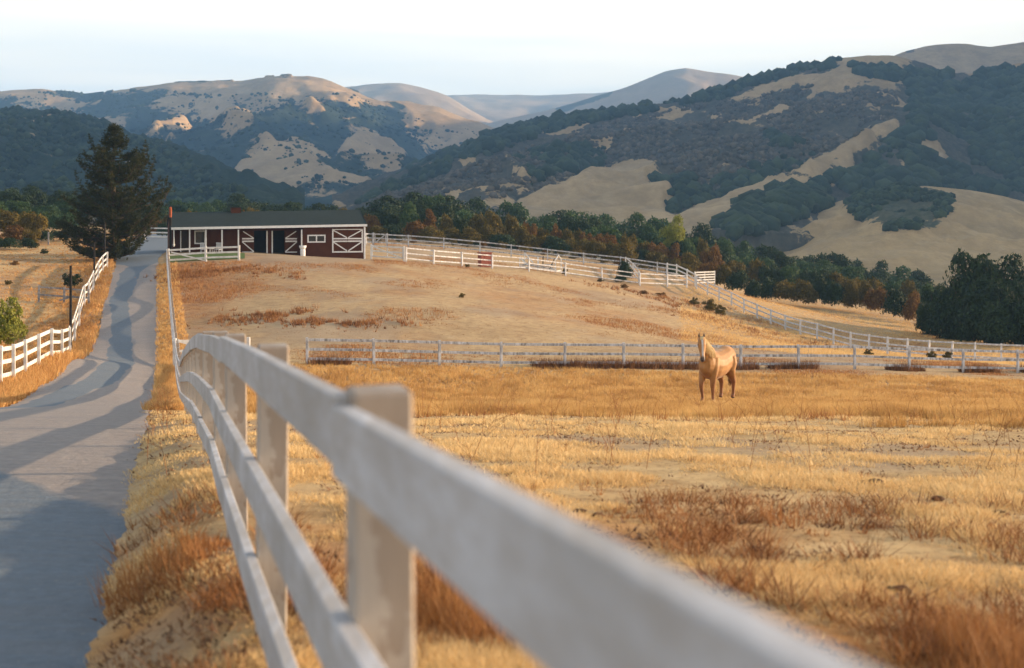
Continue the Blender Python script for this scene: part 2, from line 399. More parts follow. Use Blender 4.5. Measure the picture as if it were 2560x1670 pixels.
m, nt, b = new_mat('dry_ground', .95, .1)
n_f = noise(nt, 1.6, 8, .7); n_m = noise(nt, .22, 5, .6); n_s = noise(nt, 14, 4, .65)
straw = ramp(nt, n_f, [(.3, (.30, .18, .08)), (.5, (.50, .34, .165)), (.75, (.66, .48, .25))])
rustc = ramp(nt, n_f, [(.3, (.24, .09, .025)), (.55, (.44, .20, .06)), (.78, (.58, .33, .12))])
barec = ramp(nt, n_m, [(.3, (.27, .19, .125)), (.7, (.44, .335, .22))])
c = mixc(nt, attr(nt, 'rust'), straw, rustc); c = mixc(nt, attr(nt, 'bare'), c, barec)
spot = ramp(nt, n_s, [(.30, (.30, .25, .21)), (.47, (1, 1, 1))])
mu = nd(nt, 'ShaderNodeMix', data_type='RGBA', blend_type='MULTIPLY'); mu.inputs[0].default_value = .7
nt.links.new(c, mu.inputs[6]); nt.links.new(spot, mu.inputs[7])
green = mixc(nt, attr(nt, 'far'), mu.outputs[2], (.05, .06, .02)); nt.links.new(green, b.inputs['Base Color'])
bump(nt, b, n_f, .6, .06)
M['ground'] = m
me = np_mesh('ground', np.c_[GX.ravel(), GY.ravel(), GZ.ravel()], GF, m,
             {'rust': ru_, 'bare': ba_, 'far': sstep(175, 230, GY.ravel())}, smooth=True)
tag(link('ground', me), 'dry straw-coloured field sloping down to the paddocks and up to the barn', kind='structure')

ry = axis(-5, [(30, .25), (120, .6), (171, 1.2)])
ts = np.linspace(0, 1, 15); RV = []; RT = []
for y in ry:
    l, r = road_edges(y)
    jl = .16 * (vnoise(y*.9, 3, 70) - .5) + .35 * (vnoise(y*.22, 9, 71) - .5); jr = .10 * (vnoise(y*.9, 5, 72) - .5)
    for t in ts:
        x = l - .05 + jl + (r + .2 + jr - l - jl) * t
        RV.append((x, y, 0)); RT.append(t)
RV = np.array(RV); RV[:, 2] = base_z(RV[:, 0], RV[:, 1]) - (.34 * sstep(26, 9, RV[:, 1])) + .012 + .03 * (1 - (2*np.array(RT) - 1)**2)
k = len(ts); ii = np.arange(len(ry)*k).reshape(len(ry), k)
RF = np.stack([ii[:-1, :-1], ii[:-1, 1:], ii[1:, 1:], ii[1:, :-1]], -1).reshape(-1, 4)
m, nt, b = new_mat('worn_asphalt', .88, .25)
n1 = noise(nt, .75, 4, .55, (1.2, .55, 1)); n2 = noise(nt, 9, 5, .7); n3 = noise(nt, .16, 2)
sub = nd(nt, 'ShaderNodeMath', operation='MULTIPLY_ADD'); sub.inputs[1].default_value = .30; nt.links.new(n1, sub.inputs[0]); nt.links.new(attr(nt, 'strip'), sub.inputs[2])
f = ramp(nt, sub.outputs[0], [(.53, 0), (.585, 1)])
dusty = ramp(nt, n2, [(.3, (.25, .215, .20)), (.7, (.36, .315, .28))]); bare = ramp(nt, n2, [(.3, (.12, .15, .18)), (.7, (.17, .205, .24))])
n5 = noise(nt, 2.0, 5, .7, (.22, 2.6, 1)); n6 = noise(nt, 30, 3, .7)  # cross streaks: low-sun shading of the rough surface put into its colour
rc = mixc(nt, f, dusty, bare); rc = mixc(nt, ramp(nt, n5, [(.38, .30), (.56, 0)]), rc, (.17, .165, .165)); rc = mixc(nt, ramp(nt, n6, [(.62, 0), (.72, .6)]), rc, (.40, .34, .27))
nt.links.new(rc, b.inputs['Base Color']); ad_ = nd(nt, 'ShaderNodeMath', operation='ADD'); nt.links.new(n2, ad_.inputs[0]); nt.links.new(n5, ad_.inputs[1]); bump(nt, b, ad_.outputs[0], .7, .03)
tt = np.array(RT); yy = RV[:, 1]
cen = np.interp(yy, [-5, 8, 14, 20, 30, 40, 50, 60, 75, 90, 105, 112, 118], [.6, .5, .3, .02, .08, .22, .42, .52, .40, .26, .38, .55, .5])
wid = np.interp(yy, [-5, 8, 14, 30, 45, 60, 90, 112, 120], [2.2, 1.4, .5, .16, .17, .22, .22, .3, 1.4])
strip = np.exp(-((tt - cen) / wid)**2) * .72
tag(link('road', np_mesh('road', RV, RF, m, {'strip': strip}, smooth=True)), 'narrow asphalt drive with a darker worn strip winding to the barn', kind='structure')

# ------------------------------------------------------------------ fences
def post_mesh(w, h, mat, below=.35, cap=0.0):
    b = MB(); b.box((0, 0, (h - below) / 2), (w, w, h + below))
    return b.mesh('post', mat, bevel=min(.008, w*.08))
def fence(name, label, posts, h=1.2, levels=(1.2, .78, .36), rh=.14, rt=.035, pw=.115, side=-1, mat=None, span=2, zs=None, over=.05, group=None, jit=.02, cat='fence', stagger=True, pmat=None):
    n = len(posts); mat = mat or M['white']
    z = [g1(x, y) for x, y in posts] if zs is None else zs
    root = empty(name, (posts[0][0], posts[0][1], z[0])); tag(root, label, cat, group)
    pm = post_mesh(pw, h + over, pmat or mat); o0 = Vector((posts[0][0], posts[0][1], z[0]))
    dirs = []
    for i in range(n):
        a = posts[max(i-1, 0)]; c = posts[min(i+1, n-1)]; d = Vector((c[0]-a[0], c[1]-a[1])).normalized(); dirs.append(d)
        o = link('post', pm, root, Vector((posts[i][0], posts[i][1], z[i])) - o0)
        o.rotation_euler = (rnd.uniform(-jit, jit), rnd.uniform(-jit, jit), math.atan2(d.y, d.x) + rnd.uniform(-.03, .03))
    for li, lv in enumerate(levels):
        i = 0
        if stagger and li % 2 == 1: stops = [0, 1] + list(range(1 + span, n - 1, span)) + [n - 1]
        else: stops = list(range(0, n - 1, span)) + [n - 1]
        stops = sorted(set(stops))
        for a, c in zip(stops[:-1], stops[1:]):
            bb = MB(); dz = rnd.uniform(-.012, .012)
            for k in range(a, c):
                pts = []
                for q in (k, k + 1):
                    d = dirs[q]; nrm = Vector((-d.y, d.x)) * (-side)
                    off = side * -1
                    pts.append(Vector((posts[q][0] + d.y * side * (pw/2 + rt/2 + .001), posts[q][1] - d.x * side * (pw/2 + rt/2 + .001), z[q] + lv - rh/2 + dz)) - o0)
                bb.beam(pts[0], pts[1], rt, rh)
            bb.obj('rail', mat, root, bevel=.004 if rh > .1 else 0)
    return root

# near fence: from behind the camera down the slope and up to the barn corner
def prz(y): return float(np.interp(y, [a for a, b in prof], [b for a, b in prof]))
yn = [-2.9, .1, 3.05, 6.1, 9.0] + [9.0 + 2.95*i for i in range(1, 36)]
yn = [y for y in yn if y < 111] + [112.0]
from_prof = []
for y in yn:
    s = sum(prz(y + k) for k in (-2, -1, 0, 1, 2)) / 5 if y > 10 else prz(y)
    from_prof.append(s)
near_fence = fence('rail_fence', 'long worn three-rail fence running from the blurred foreground beside the road to the barn',
      [(float(fenceX(y)) + .085, y) for y in yn], mat=M['near_rail'], pmat=M['near_post'], zs=from_prof, side=-1, rh=.15, rt=.046, pw=.128, over=.050, levels=(1.228, .775, .350), jit=.012)

def along(pts, step):
    """equally spaced (u,v,d)->world xy points along a polyline"""
    W = [Vector((XU(u, d), d)) for u, d in pts]; out = [W[0]]; acc = 0
    L = [0]
    for a, b_ in zip(W[:-1], W[1:]): L.append(L[-1] + (b_ - a).length)
    n = max(1, round(L[-1] / step))
    res = []
    for i in range(n + 1):
        t = L[-1] * i / n
        for j in range(len(W) - 1):
            if t <= L[j+1] + 1e-6:
                f = (t - L[j]) / (L[j+1] - L[j]); p = W[j].lerp(W[j+1], f); res.append((p.x, p.y)); break
    return res
XY = lambda L: [(XU(u, d), d) for u, d in L]
fence('rail_fence', 'flaking three-rail fence crossing the field straight behind the palomino horse',
      XY([(768,63),(935,63.8),(1098,64.7),(1253,65.6),(1412,66.5),(1560,67.3),(1708,68.2),(1852,69),(1997,69.8),(2137,70.6),(2273,71.4),(2408,72.2),(2545,73),(2680,73.8)]), mat=M['flaked'], side=-1, h=1.15, levels=(1.15, .72, .30), rh=.12)
fence('rail_fence', 'bright sunlit three-rail fence curving uphill along the left side of the road',
      XY([(-75,40.5),(-35,43),(1,45.5),(34,48.3),(64,51.2),(97,54.2),(129,58),(155,63),(175,69),(187,75),(198,80),(211,85.5),(222,91),(233,97),(246,103),(257,108),(268,112.5)]), side=-1, h=1.18, levels=(1.18, .74, .30))
fence('rail_fence', 'short three-rail fence with a diagonal brace on the slope in front of the barn porch',
      XY([(421,112),(514.5,112),(597,112)]), side=-1, h=1.12, levels=(1.12, .74, .36), pw=.16, span=1, over=.07)
fence('rail_fence', 'lower paddock fence running right from the barn corner past the red box',
      XY([(1015.7,118),(1084.5,119.5),(1155.6,122),(1231,124),(1322.6,126.5),(1414,129),(1505,131),(1600,132.5),(1668.5,134.5),(1717,136)]), side=-1, levels=(1.2, .78, .36), rh=.105, mat=M['flaked2'])
fence('rail_fence', 'far paddock fence in front of the olive and rust shrubs, right of the barn',
      XY([(915,145.5),(932,146),(1021,147),(1109.5,147),(1200,147.5),(1278,148),(1369,148),(1459,148),(1551,148),(1643,148),(1667,147)]), side=-1, h=1.2, mat=M['flaked'], rh=.12)
fence('rail_fence', 'stubby white fence dropping from the far paddock fence to the dark bush',
      XY([(1564,146),(1582,139),(1597,133.5)]), side=-1)
fence('rail_fence', 'white fence stepping down from the far paddock corner beside the slatted stock panel',
      XY([(1668.5,146),(1691.5,143),(1718,140),(1738,138)]), side=-1, h=1.25)
fence('rail_fence', 'white fence winding downhill along the right edge of the paddock to the meadow',
      XY([(1741,136.5),(1769,133),(1798,130.5),(1829,127.5),(1860,124),(1893,121),(1927,118),(1963,115),(2001,111.5),(2043,108.5),(2084,105.5),(2127,102.5),(2173,100),(2219,97.5),(2269,95.5),(2323,94),(2380,93),(2437,92.2),(2503,91.5),(2570,91)]), side=-1, levels=(1.2, .78, .36), rh=.105, mat=M['flaked2'])
fence('rail_fence', 'white three-rail fence glimpsed between the pine and the barn',
      XY([(300,151),(362,150.5),(425,150),(488,150)]), side=-1, h=1.3, levels=(1.3, .85, .4), span=1)
fence('split_rail_fence', 'grey weathered two-rail fence piece standing alone left of the road',
      XY([(97,85),(160,85.5),(222,86)]), h=.95, levels=(.95, .5), rh=.1, mat=M['greywood'], side=-1, pw=.13)

def brace(root_name, label, a, b, mat=None):
    pass
def find_fence(word): return [o for o in col.objects if o.get('label') and word in o['label']][0]
def add_brace(root, A, B, mat=None, w=.035, h=.10):
    o0 = root.location; mb = MB(); mb.beam(Vector(A) - o0, Vector(B) - o0, w, h); return mb.obj('brace', mat or M['white'], root)
ff = find_fence('diagonal brace on the slope')
add_brace(ff, P(427, 630, 111.86), P(511, 651, 111.86))
fs = find_fence('grey weathered')
add_brace(fs, P(148, 751, 85.2), P(185, 740, 85.4), M['greywood'])

def gate(name, label, A, B, h=1.15, lv=(1.15, .72, .28), mat=None, up=True, posts=True, z=None, mids=1):
    mat = mat or M['white']; za, zb = (g1(*A), g1(*B)) if z is None else z
    root = empty(name, (A[0], A[1], za)); tag(root, label, 'gate'); o0 = Vector((A[0], A[1], za))
    a = Vector((0, 0, 0)); b_ = Vector((B[0], B[1], zb)) - o0; d = (b_ - a)
    fr = MB()
    for t in [0.0] + [ (i+1)/(mids+1) for i in range(mids)] + [1.0]:
        p = a + d * t; fr.box(p + Vector((0, 0, (lv[-1] + lv[0]) / 2)), (.07, .05, lv[0] - lv[-1] + .13))
    fr.obj('stile', mat, root)
    nrm = Vector((d.y, -d.x, 0)).normalized() * .042
    for l in lv:
        bb = MB(); bb.beam(a + Vector((0, 0, l)) + nrm, b_ + Vector((0, 0, l)) + nrm, .028, .11); bb.obj('rail', mat, root)
    bb = MB(); n2 = nrm * 1.75
    if up: bb.beam(a + Vector((0, 0, lv[-1])) + n2, b_ + Vector((0, 0, lv[0])) + n2, .026, .09)
    else: bb.beam(a + Vector((0, 0, lv[0])) + n2, b_ + Vector((0, 0, lv[-1])) + n2, .026, .09)
    bb.obj('brace', mat, root)
    if posts:
        for p in (a - d.normalized() * .16, b_ + d.normalized() * .16):
            link('post', post_mesh(.14, h + .12, mat), root, p)
    return root
gate('farm_gate', 'white three-bar gate with a diagonal brace between barn corner and lower paddock fence', XY([(931, 121.5)])[0], XY([(1007, 118.5)])[0], up=False)
gate('farm_gate', 'small pinkish-white gate with a rising brace behind the barn corner', XY([(938, 146)])[0], XY([(964, 146.3)])[0], up=True, mat=M['flaked'], mids=0)
gate('farm_gate', 'narrow white gate closing the field beside the near fence, half hidden by its rail', XY([(446, 61.5)])[0], XY([(612, 62.6)])[0], up=False)

# slatted stock panel
A = P(1737, 711, 138); B = P(1787, 711, 139.5); zA = -(711-HZ)/FPX*138
sp = empty('stock_panel', (A[0], A[1], zA)); tag(sp, 'white slatted stock panel of five boards standing against the dark shrubs', 'panel')
for t in (0, .5, 1):
    mb = MB(); mb.box(((B[0]-A[0])*t, (B[1]-A[1])*t, .45), (.09, .07, 1.6)); mb.obj('upright', M['white'], sp)
for i in range(5):
    mb = MB(); zz = .16 + i*.25; mb.beam((0, -.06, zz), (B[0]-A[0], B[1]-A[1]-.06, zz), .03, .13); mb.obj('slat', M['white'], sp)

# tall dark poles along the left fence
for (u, vt, vb, d, lab) in ((176.5, 664, 873, 70.6, 'tallest dark pole, at the bend of the sunlit left fence'),
                            (235.5, 606, 722, 99, 'dark pole halfway up the left fence below the pine'),
                            (262, 556, 650, 113.5, 'thin dark pole in front of the pine trunk at the top of the left fence')):
    x, y = XU(u, d), d; z = g1(x, y); top = -(vt-HZ)/FPX*d
    mb = MB(); mb.tube([(0, 0, -.3), (.01, 0, (top-z)*.5), (0, 0.02, top-z)], [.075, .07, .06], 8)
    o = mb.obj('pole', M['darkwood'], smooth=False); o.location = (x, y, z)
    tag(o, lab, 'pole', 'dark poles beside the left fence')
x, y = XU(121, 140), 140
o = MB().box((0, 0, .5), (.12, .12, 1.5)).obj('marker_post', M['greywood']); o.location = (x, y, g1(x, y)); tag(o, 'lone pale post standing at the edge of the dark brush far left', 'post')

# red feed box behind the lower paddock fence
x, y = XU(1212, 126), 126
fb = empty('feed_box', (x, y, g1(x, y)), R(28)); tag(fb, 'faded red board feed box standing behind the lower paddock fence', 'feed box')
mb = MB()
for i in range(6): mb.box((-.44 + i*.176, 0, .62), (.168, .70, 1.24))
mb.obj('body', M['redbox'], fb, bevel=.006)
mb = MB(); mb.box((0, 0, 1.27), (1.16, .82, .05)); mb.obj('lid', M['redbox'], fb, bevel=.006)
mb = MB()
for zz in (.18, 1.06): mb.box((0, -.365, zz), (1.08, .025, .09))
mb.obj('batten', M['redbox'], fb)

# white jump standards lying about the paddock
def wing(parent, A, B, h, flip=False):
    A = Vector(A); B = Vector(B)
    mb = MB(); mb.beam(A, A + Vector((0, 0, h)), .1, .1, up=(0, 1, 0)); mb.beam(B, B + Vector((0, 0, h)), .1, .1, up=(0, 1, 0))
    mb.beam(A + Vector((0, 0, h)), (A + B) / 2 + Vector((0, 0, h + .45)), .1, .05); mb.beam(B + Vector((0, 0, h)), (A + B) / 2 + Vector((0, 0, h + .45)), .1, .05)
    mb.beam(A + Vector((0, 0, .25)), B + Vector((0, 0, .25)), .08, .08)
    return mb
x, y = XU(1396, 132), 132
jw = empty('jump_wing', (x, y, g1(x, y))); tag(jw, 'pale sunlit gabled jump wing at the right end of the pile of poles', 'jump wing')
wing(jw, (-.28, -.3, 0), (.28, .35, 0), 1.25).obj('frame', M['white'], jw)
mb = MB(); mb.beam((-.3, -.32, .2), (-.3, -.32, 1.2), .03, .4); mb.obj('board', M['white'], jw)
x, y = XU(1306, 132), 132
jw2 = empty('jump_wing', (x, y, g1(x, y))); tag(jw2, 'white jump wing with sloping arms at the left end of the pile of poles', 'jump wing')
mb = MB(); mb.beam((-.25, 0, 0), (-.25, 0, 1.05), .09, .09, up=(0, 1, 0)); mb.beam((-.25, 0, 1.05), (.45, .1, .3), .09, .16); mb.beam((.2, .5, 0), (.2, .5, 1.45), .1, .1, up=(0, 1, 0)); mb.beam((.2, .5, 1.45), (1.0, .5, .5), .08, .12); mb.obj('frame', M['white'], jw2)
x0, y0 = XU(1302, 131), 131
for i, (u1, dv, h1, u2, h2, mt, lab) in enumerate(((1300, 0, .22, 1392, .24, 'white', 'white jump pole lying lowest across the pile between the two wings'),
        (1308, .35, .42, 1386, .36, 'flaked', 'greyer jump pole resting second from the bottom of the pile'),
        (1320, .6, .55, 1380, .52, 'greywood', 'grey jump pole on top of the pile between the wings'),
        (1374, -.3, .35, 1386, 1.35, 'darkwood', 'dark pole leaning up towards the gabled jump wing'))):
    a = Vector((XU(u1, 131+dv), 131+dv, 0)); a.z = g1(a.x, a.y) + h1; b_ = Vector((XU(u2, 131.5+dv), 131.5+dv, 0)); b_.z = g1(b_.x, b_.y) + h2
    mb = MB(); mb.tube([(0, 0, 0), b_ - a], .06 if mt != 'darkwood' else .04, 8)
    o = mb.obj('jump_pole', M[mt]); o.location = a; tag(o, lab, 'jump pole', 'jump poles piled in the paddock')
for u, hh, mt, lab in ((1345, 1.2, 'white', 'short white upright post standing in the pile of jump poles'), (1357, 1.35, 'darkwood', 'thin dark stake right of the white upright in the pile')):
    x, y = XU(u, 132.5), 132.5
    o = MB().box((0, 0, hh/2), (.14, .14, hh)).obj('stake', M[mt], bevel=.01) if mt == 'white' else MB().tube([(0, 0, 0), (.03, 0, hh)], .05, 6).obj('stake', M[mt])
    o.location = (x, y, g1(x, y)); tag(o, lab, 'stake')
x, y = XU(1344, 132.0), 132.0
tr = empty('low_trestle', (x, y, g1(x, y))); tag(tr, 'low white plank trestle under the pile of jump poles', 'trestle')
mb = MB(); mb.box((0, 0, .52), (3.1, .5, .06)); mb.obj('plank', M['flaked'], tr)
for s in (-1.35, 0, 1.35):
    mb = MB(); mb.beam((s, -.25, 0), (s, -.05, .49), .09, .06); mb.beam((s, .25, 0), (s, .05, .49), .09, .06); mb.obj('leg', M['flaked'], tr)

# ------------------------------------------------------------------ barn
AL = (XU(430, 123.2), 123.2); AR = (XU(915.5, 128.2), 128.2)
bl = math.hypot(AR[0]-AL[0], AR[1]-AL[1]); ba = math.atan2(AR[1]-AL[1], AR[0]-AL[0])
EAVE_L = -(571-HZ)/FPX*123.2; EAVE_R = -(562.5-HZ)/FPX*128.2
slope = (EAVE_R - EAVE_L) / bl
barn = empty('barn', (AL[0], AL[1], EAVE_L), ba); tag(barn, 'long low dark red horse barn with shingle roof and white trim', 'barn')
def bu(u, off=0.0):
    """distance along the barn front for photo column u, on a plane set back by off"""
    ox = AL[0] - math.sin(ba)*off; oy = AL[1] + math.cos(ba)*off; k = (u - 1280) / FPX
    return (k*oy - ox) / (math.cos(ba) - k*math.sin(ba))
def bz(u, v, off=0.0):
    s = bu(u, off); y = AL[1] + math.cos(ba)*off + math.sin(ba)*s
    return -(v - HZ)/FPX*y - EAVE_L
def ez(s): return slope * s          # eave line, relative to the barn origin
DEP = 7.0; RIDGE = 1.35
def barn_box(mb, s0, s1, z0, z1, off, th=.05, tilt=True):
    """board on the front, spanning s0..s1, z0..z1; off = distance behind the eave"""
    return mb.box(((s0+s1)/2, off - th/2, (z0+z1)/2), (s1-s0, th, z1-z0))
def barn_strip(mb, p0, p1, off, w=.11, th=.03):
    a = Vector((p0[0], off, p0[1])); c = Vector((p1[0], off, p1[1]))
    return mb.beam(a, c, th, w, up=(0, 0, 1)) if abs((c-a).normalized().z) < .9 else mb.beam(a, c, w, th, up=(0, 1, 0))
BASE = -3.2
sR = bl - .15; sPorch = bu(600, 1.5); sTurn = bu(757, .3)
OFFB = 1.5; OFFF = .30
# walls: recessed porch/stall wall with two openings, flush wall to the right, gables, back
W = MB()
o1a, o1b = bu(635, OFFB), bu(665.5, OFFB); o2a, o2b = bu(682.5, OFFB), bu(711.5, OFFB)
topo = -.28
for a, c in ((.18, o1a), (o1b, o2a), (o2b, sTurn)): W.box(((a+c)/2, OFFB + .08, (BASE + .05)/2 + .02), (c-a, .16, -BASE + .1))
for a, c in ((o1a, o1b), (o2a, o2b)): W.box(((a+c)/2, OFFB + .08, (topo + .07)/2 + .02), (c-a, .16, -topo + .1))
W.box(((sTurn + sR)/2, OFFF + .08, (BASE + .1)/2), (sR - sTurn, .16, -BASE + .1))
W.box((sTurn + .08, (OFFB + OFFF + .16)/2 + .08, (BASE + .1)/2), (.16, OFFB - OFFF - .01, -BASE + .1))
W.box((bl/2, DEP - .4, (BASE + .1)/2), (bl - .4, .16, -BASE + .1))
def gable(s):
    n = len(W.v); y0, y1, ym = .30, DEP - .31, DEP/2
    if s > bl/2: y0 = .47
    else: y0 = .35
    zt = lambda y: RIDGE * (1 - abs(y - ym)/ym) - .10 + ez(s)
    for dx in (-.08, .08):
        W.v += [(s+dx, y0, BASE), (s+dx, y1 - .2, BASE), (s+dx, y1 - .2, zt(y1 - .2)), (s+dx, ym, zt(ym)), (s+dx, y0, zt(y0))]
    W.f += [(n, n+1, n+2, n+3, n+4), (n+9, n+8, n+7, n+6, n+5)]
    for i in range(5): j = (i+1) % 5; W.f.append((n+i, n+5+i, n+5+j, n+j))
gable(.10); gable(sR - .08)
W.obj('wall', M['red'], barn)
# black sheet that paints the shade inside the stalls
I = MB(); I.box(((sPorch + sTurn)/2 + .6, OFFB + 2.6, (BASE + 0)/2), (6.2, .1, -BASE)); I.obj('stall_shade_sheet', M['black'], barn)
# roof, two slopes with thickness
Rf = MB(); th = .10
def slab(y0, z0, y1, z1, x0=-.06, x1=bl + .06):
    n = len(Rf.v)
    for (yy_, zz_) in ((y0, z0), (y1, z1)):
        for x_ in (x0, x1):
            Rf.v.append((x_, yy_, zz_ + ez(x_))); Rf.v.append((x_, yy_, zz_ - th + ez(x_)))
    # order: 0 y0x0 top,1 bot,2 y0x1 top,3 bot,4 y1x0 top,5 bot,6 y1x1 top,7 bot
    for q in ((0, 2, 6, 4), (1, 5, 7, 3), (0, 1, 3, 2), (4, 6, 7, 5), (0, 4, 5, 1), (2, 3, 7, 6)): Rf.f.append(tuple(n+i for i in q))
slab(-.02, .02, DEP/2, RIDGE); slab(DEP + .02, .02, DEP/2 + .003, RIDGE)
roof = Rf.obj('roof', M['roof'], barn)
F_ = MB(); F_.beam((-.08, -.05, -.02), (bl + .08, -.05, ez(bl) - .02), .04, .21); F_.obj('fascia', M['trim'], barn)
rk = MB(); rk.beam((bl + .09, -.02, ez(bl) - .03), (bl + .09, DEP/2, RIDGE + ez(bl) - .06), .03, .16); rk.beam((-.09, -.02, -.03), (-.09, DEP/2, RIDGE - .06), .03, .16)
rk.obj('bargeboard', M['roof'], barn)
# roof vent
vs = bu(589, DEP/2)
ven = MB(); ven.box((vs, DEP/2, RIDGE + .18), (.85, .75, .5)); vo = ven.obj('roof_vent', M['red'], roof)
vc = MB(); vc.box((vs, DEP/2, RIDGE + .46), (1.0, .92, .07)); vc.obj('vent_cap', M['roof'], roof)
# chimney on the left gable: shade coloured dark below, sunlit brick colour on top
ch = MB(); ch.tube([(-.10, .5, BASE), (-.10, .5, 0), (-.10, .5, .95)], .10, 10); ch.obj('chimney_shaded', M['darkwood'], barn)
ch = MB(); ch.tube([(-.10, .5, .951), (-.10, .5, 1.1), (-.10, .5, 1.75), (-.10, .5, 1.86)], [.10, .12, .12, .07], 12); ch.obj('chimney_sunlit', M['brick'], barn)
# porch posts and frame posts
def vpost(u, v0, v1, off, w=.11, name='post', mat='trim'):
    s = bu(u, off); mb = MB(); mb.box((s, off, (bz(u, v0, off) + bz(u, v1, off))/2), (w, .09, abs(bz(u, v0, off) - bz(u, v1, off)))); return mb.obj(name, M[mat], barn, bevel=.005)
for u, v1 in ((474, 634), (514.7, 634), (555, 630), (596, 628), (754, 641)): vpost(u, 574, v1, .12)
vpost(911.5, 567, 650, .10, .14)
lmp = MB(); s_ = bu(434.7, .12); lmp.tube([(s_, .12, bz(434, 575)), (s_, .12, bz(434, 609)), (s_, .12, bz(434, 612)), (s_, .12, bz(434, 617))], [.05, .05, .11, .04], 8); lmp.obj('downpipe', M['trim'], barn)
vpost(451.7, 577, 631, OFFB - .06, .09, 'door_frame')
dr = MB(); a, c = bu(453, OFFB), bu(470, OFFB); dr.box(((a+c)/2, OFFB - .02, bz(460, 605, OFFB) - 0.1), (c-a, .04, 2.1)); dr.obj('house_door', simple('brown_door', [(.3, (.03, .02, .012)), (.7, (.05, .032, .02))], 4), barn)
for u in (667.5, 680.5): vpost(u, 577, 634, OFFB - .05, .10, 'door_frame')
# dutch doors folded open against the wall
def dutch(u0, u1, flip):
    a, c = bu(u0, OFFB), bu(u1, OFFB); off = OFFB - .05
    zt, z1, z2, zb = bz(u0, 577, OFFB), bz(u0, 598.5, OFFB), bz(u0, 601.5, OFFB), bz(u0, 632, OFFB)
    for nm, za, zc in (('upper_leaf', zt, z1), ('lower_leaf', z2, zb)):
        mb = MB(); mb.box(((a+c)/2, off, (za+zc)/2), (c-a, .05, za-zc)); leaf = mb.obj('stable_door', M['red'], barn)
        up = nm == 'upper_leaf'
        tb = MB(); zl = zc + .06 if up else za - .06
        barn_strip(tb, (a, zl), (c, zl), off - .045, .13)
        if not up: barn_strip(tb, (a, zc + .06), (c, zc + .06), off - .045, .08)
        x0, x1 = (a, c) if not flip else (c, a)
        if up: barn_strip(tb, (x0 + (c-a)*.08*(1 if not flip else -1), za - .05), (x1, zc + .1), off - .08, .08)
        else: barn_strip(tb, (x0, za - .1), (x1, zc + .1), off - .08, .09)
        tb.obj('brace', M['trim'], leaf)
dutch(605, 634, False); dutch(713, 742, True)
# windows
def window(u0, u1, v0, v1, off, mull, wd=.11):
    a, c = bu(u0, off), bu(u1, off); z1, z0 = bz(u0, v0, off), bz(u0, v1, off)
    fr = MB(); o_ = off - .03
    for p0, p1 in (((a, z0), (c, z0)), ((a, z1), (c, z1))): barn_strip(fr, (p0[0] - wd/2, p0[1]), (p1[0] + wd/2, p1[1]), o_, wd, .05)
    for x_ in [a, c] + ([(a+c)/2] if mull else []): fr.box((x_, o_, (z0+z1)/2), (wd, .05, z1 - z0 - wd - .004))
    w_ = fr.obj('window', M['trim'], barn)
    g_ = MB(); g_.box(((a+c)/2, off - .012, (z0+z1)/2), (c-a-.02, .02, z1-z0-.02)); g_.obj('pane', M['glass'], w_)
window(770, 812, 588.5, 605, OFFF, True); window(487.5, 512.5, 578, 608.5, OFFB, False)
# big double door with X-like bracing
a, c = bu(830, OFFF), bu(907, OFFF); off = OFFF - .03; zt, zm1, zm2, zb = [bz(868, v, OFFF) for v in (573.5, 596.5, 603, 629.5)]
mid = (a + c)/2
for i, (x0, x1) in enumerate(((a, mid - .012), (mid + .012, c))):
    mb = MB(); mb.box(((x0+x1)/2, off, (zt+zb)/2), (x1-x0, .05, zt-zb+.08)); leaf = mb.obj('barn_door', M['red'], barn)
    t = MB(); o_ = off - .04
    for z_ in (zt, zm1, zm2, zb): barn_strip(t, (x0, z_), (x1, z_), o_, .12 if z_ != zt else .07)
    xo = x0 + .06 if i == 0 else x1 - .06
    t.box((xo, o_ + .003, (zt + zb)/2), (.12, .032, zt - zb - .13))
    xi = x1 - .05 if i == 0 else x0 + .05; xo2 = xo + (.06 if i == 0 else -.06)
    barn_strip(t, (xo2, zt - .08), (xi, zm1 + .09), o_ - .032, .09); barn_strip(t, (xo2, zm2 - .07), (xi, zb + .09), o_ - .032, .10)
    t.obj('brace', M['trim'], leaf)
# porch slab and lawn
x, y = XU(505, 121), 121
o = MB().box((0, 0, 0), (1, 1, 1)); 
lv_ = []; 
us = np.linspace(418, 612, 24); ds = np.linspace(113.4, 122.5, 10)
LV = np.array([(XU(u, d), d, 0) for d in ds for u in us]); LV[:, 2] = gz(LV[:, 0], LV[:, 1]) + .05
ii = np.arange(240).reshape(10, 24); LF = np.stack([ii[:-1, :-1], ii[:-1, 1:], ii[1:, 1:], ii[1:, :-1]], -1).reshape(-1, 4)
tag(link('lawn', np_mesh('lawn', LV, LF, M['lawn'])), 'strip of green lawn in front of the barn porch', kind='structure')
# white barrel in front of the porch post
x, y = XU(757, 127.2), 125.2; x = XU(757, y)
br = empty('barrel', (x, y, -(643-HZ)/FPX*y)); tag(br, 'white barrel with flared rim standing before the middle barn post', 'barrel')
mb = MB(); mb.tube([(0, 0, 0), (0, 0, .1), (0, 0, .55), (0, 0, .72)], [.20, .22, .23, .21], 14); mb.obj('body', M['trim'], br, smooth=True)
mb = MB(); mb.tube([(0, 0, .725), (0, 0, .82), (0, 0, 1.02)], [.21, .28, .33], 14); mb.obj('rim', M['trim'], br, smooth=True)
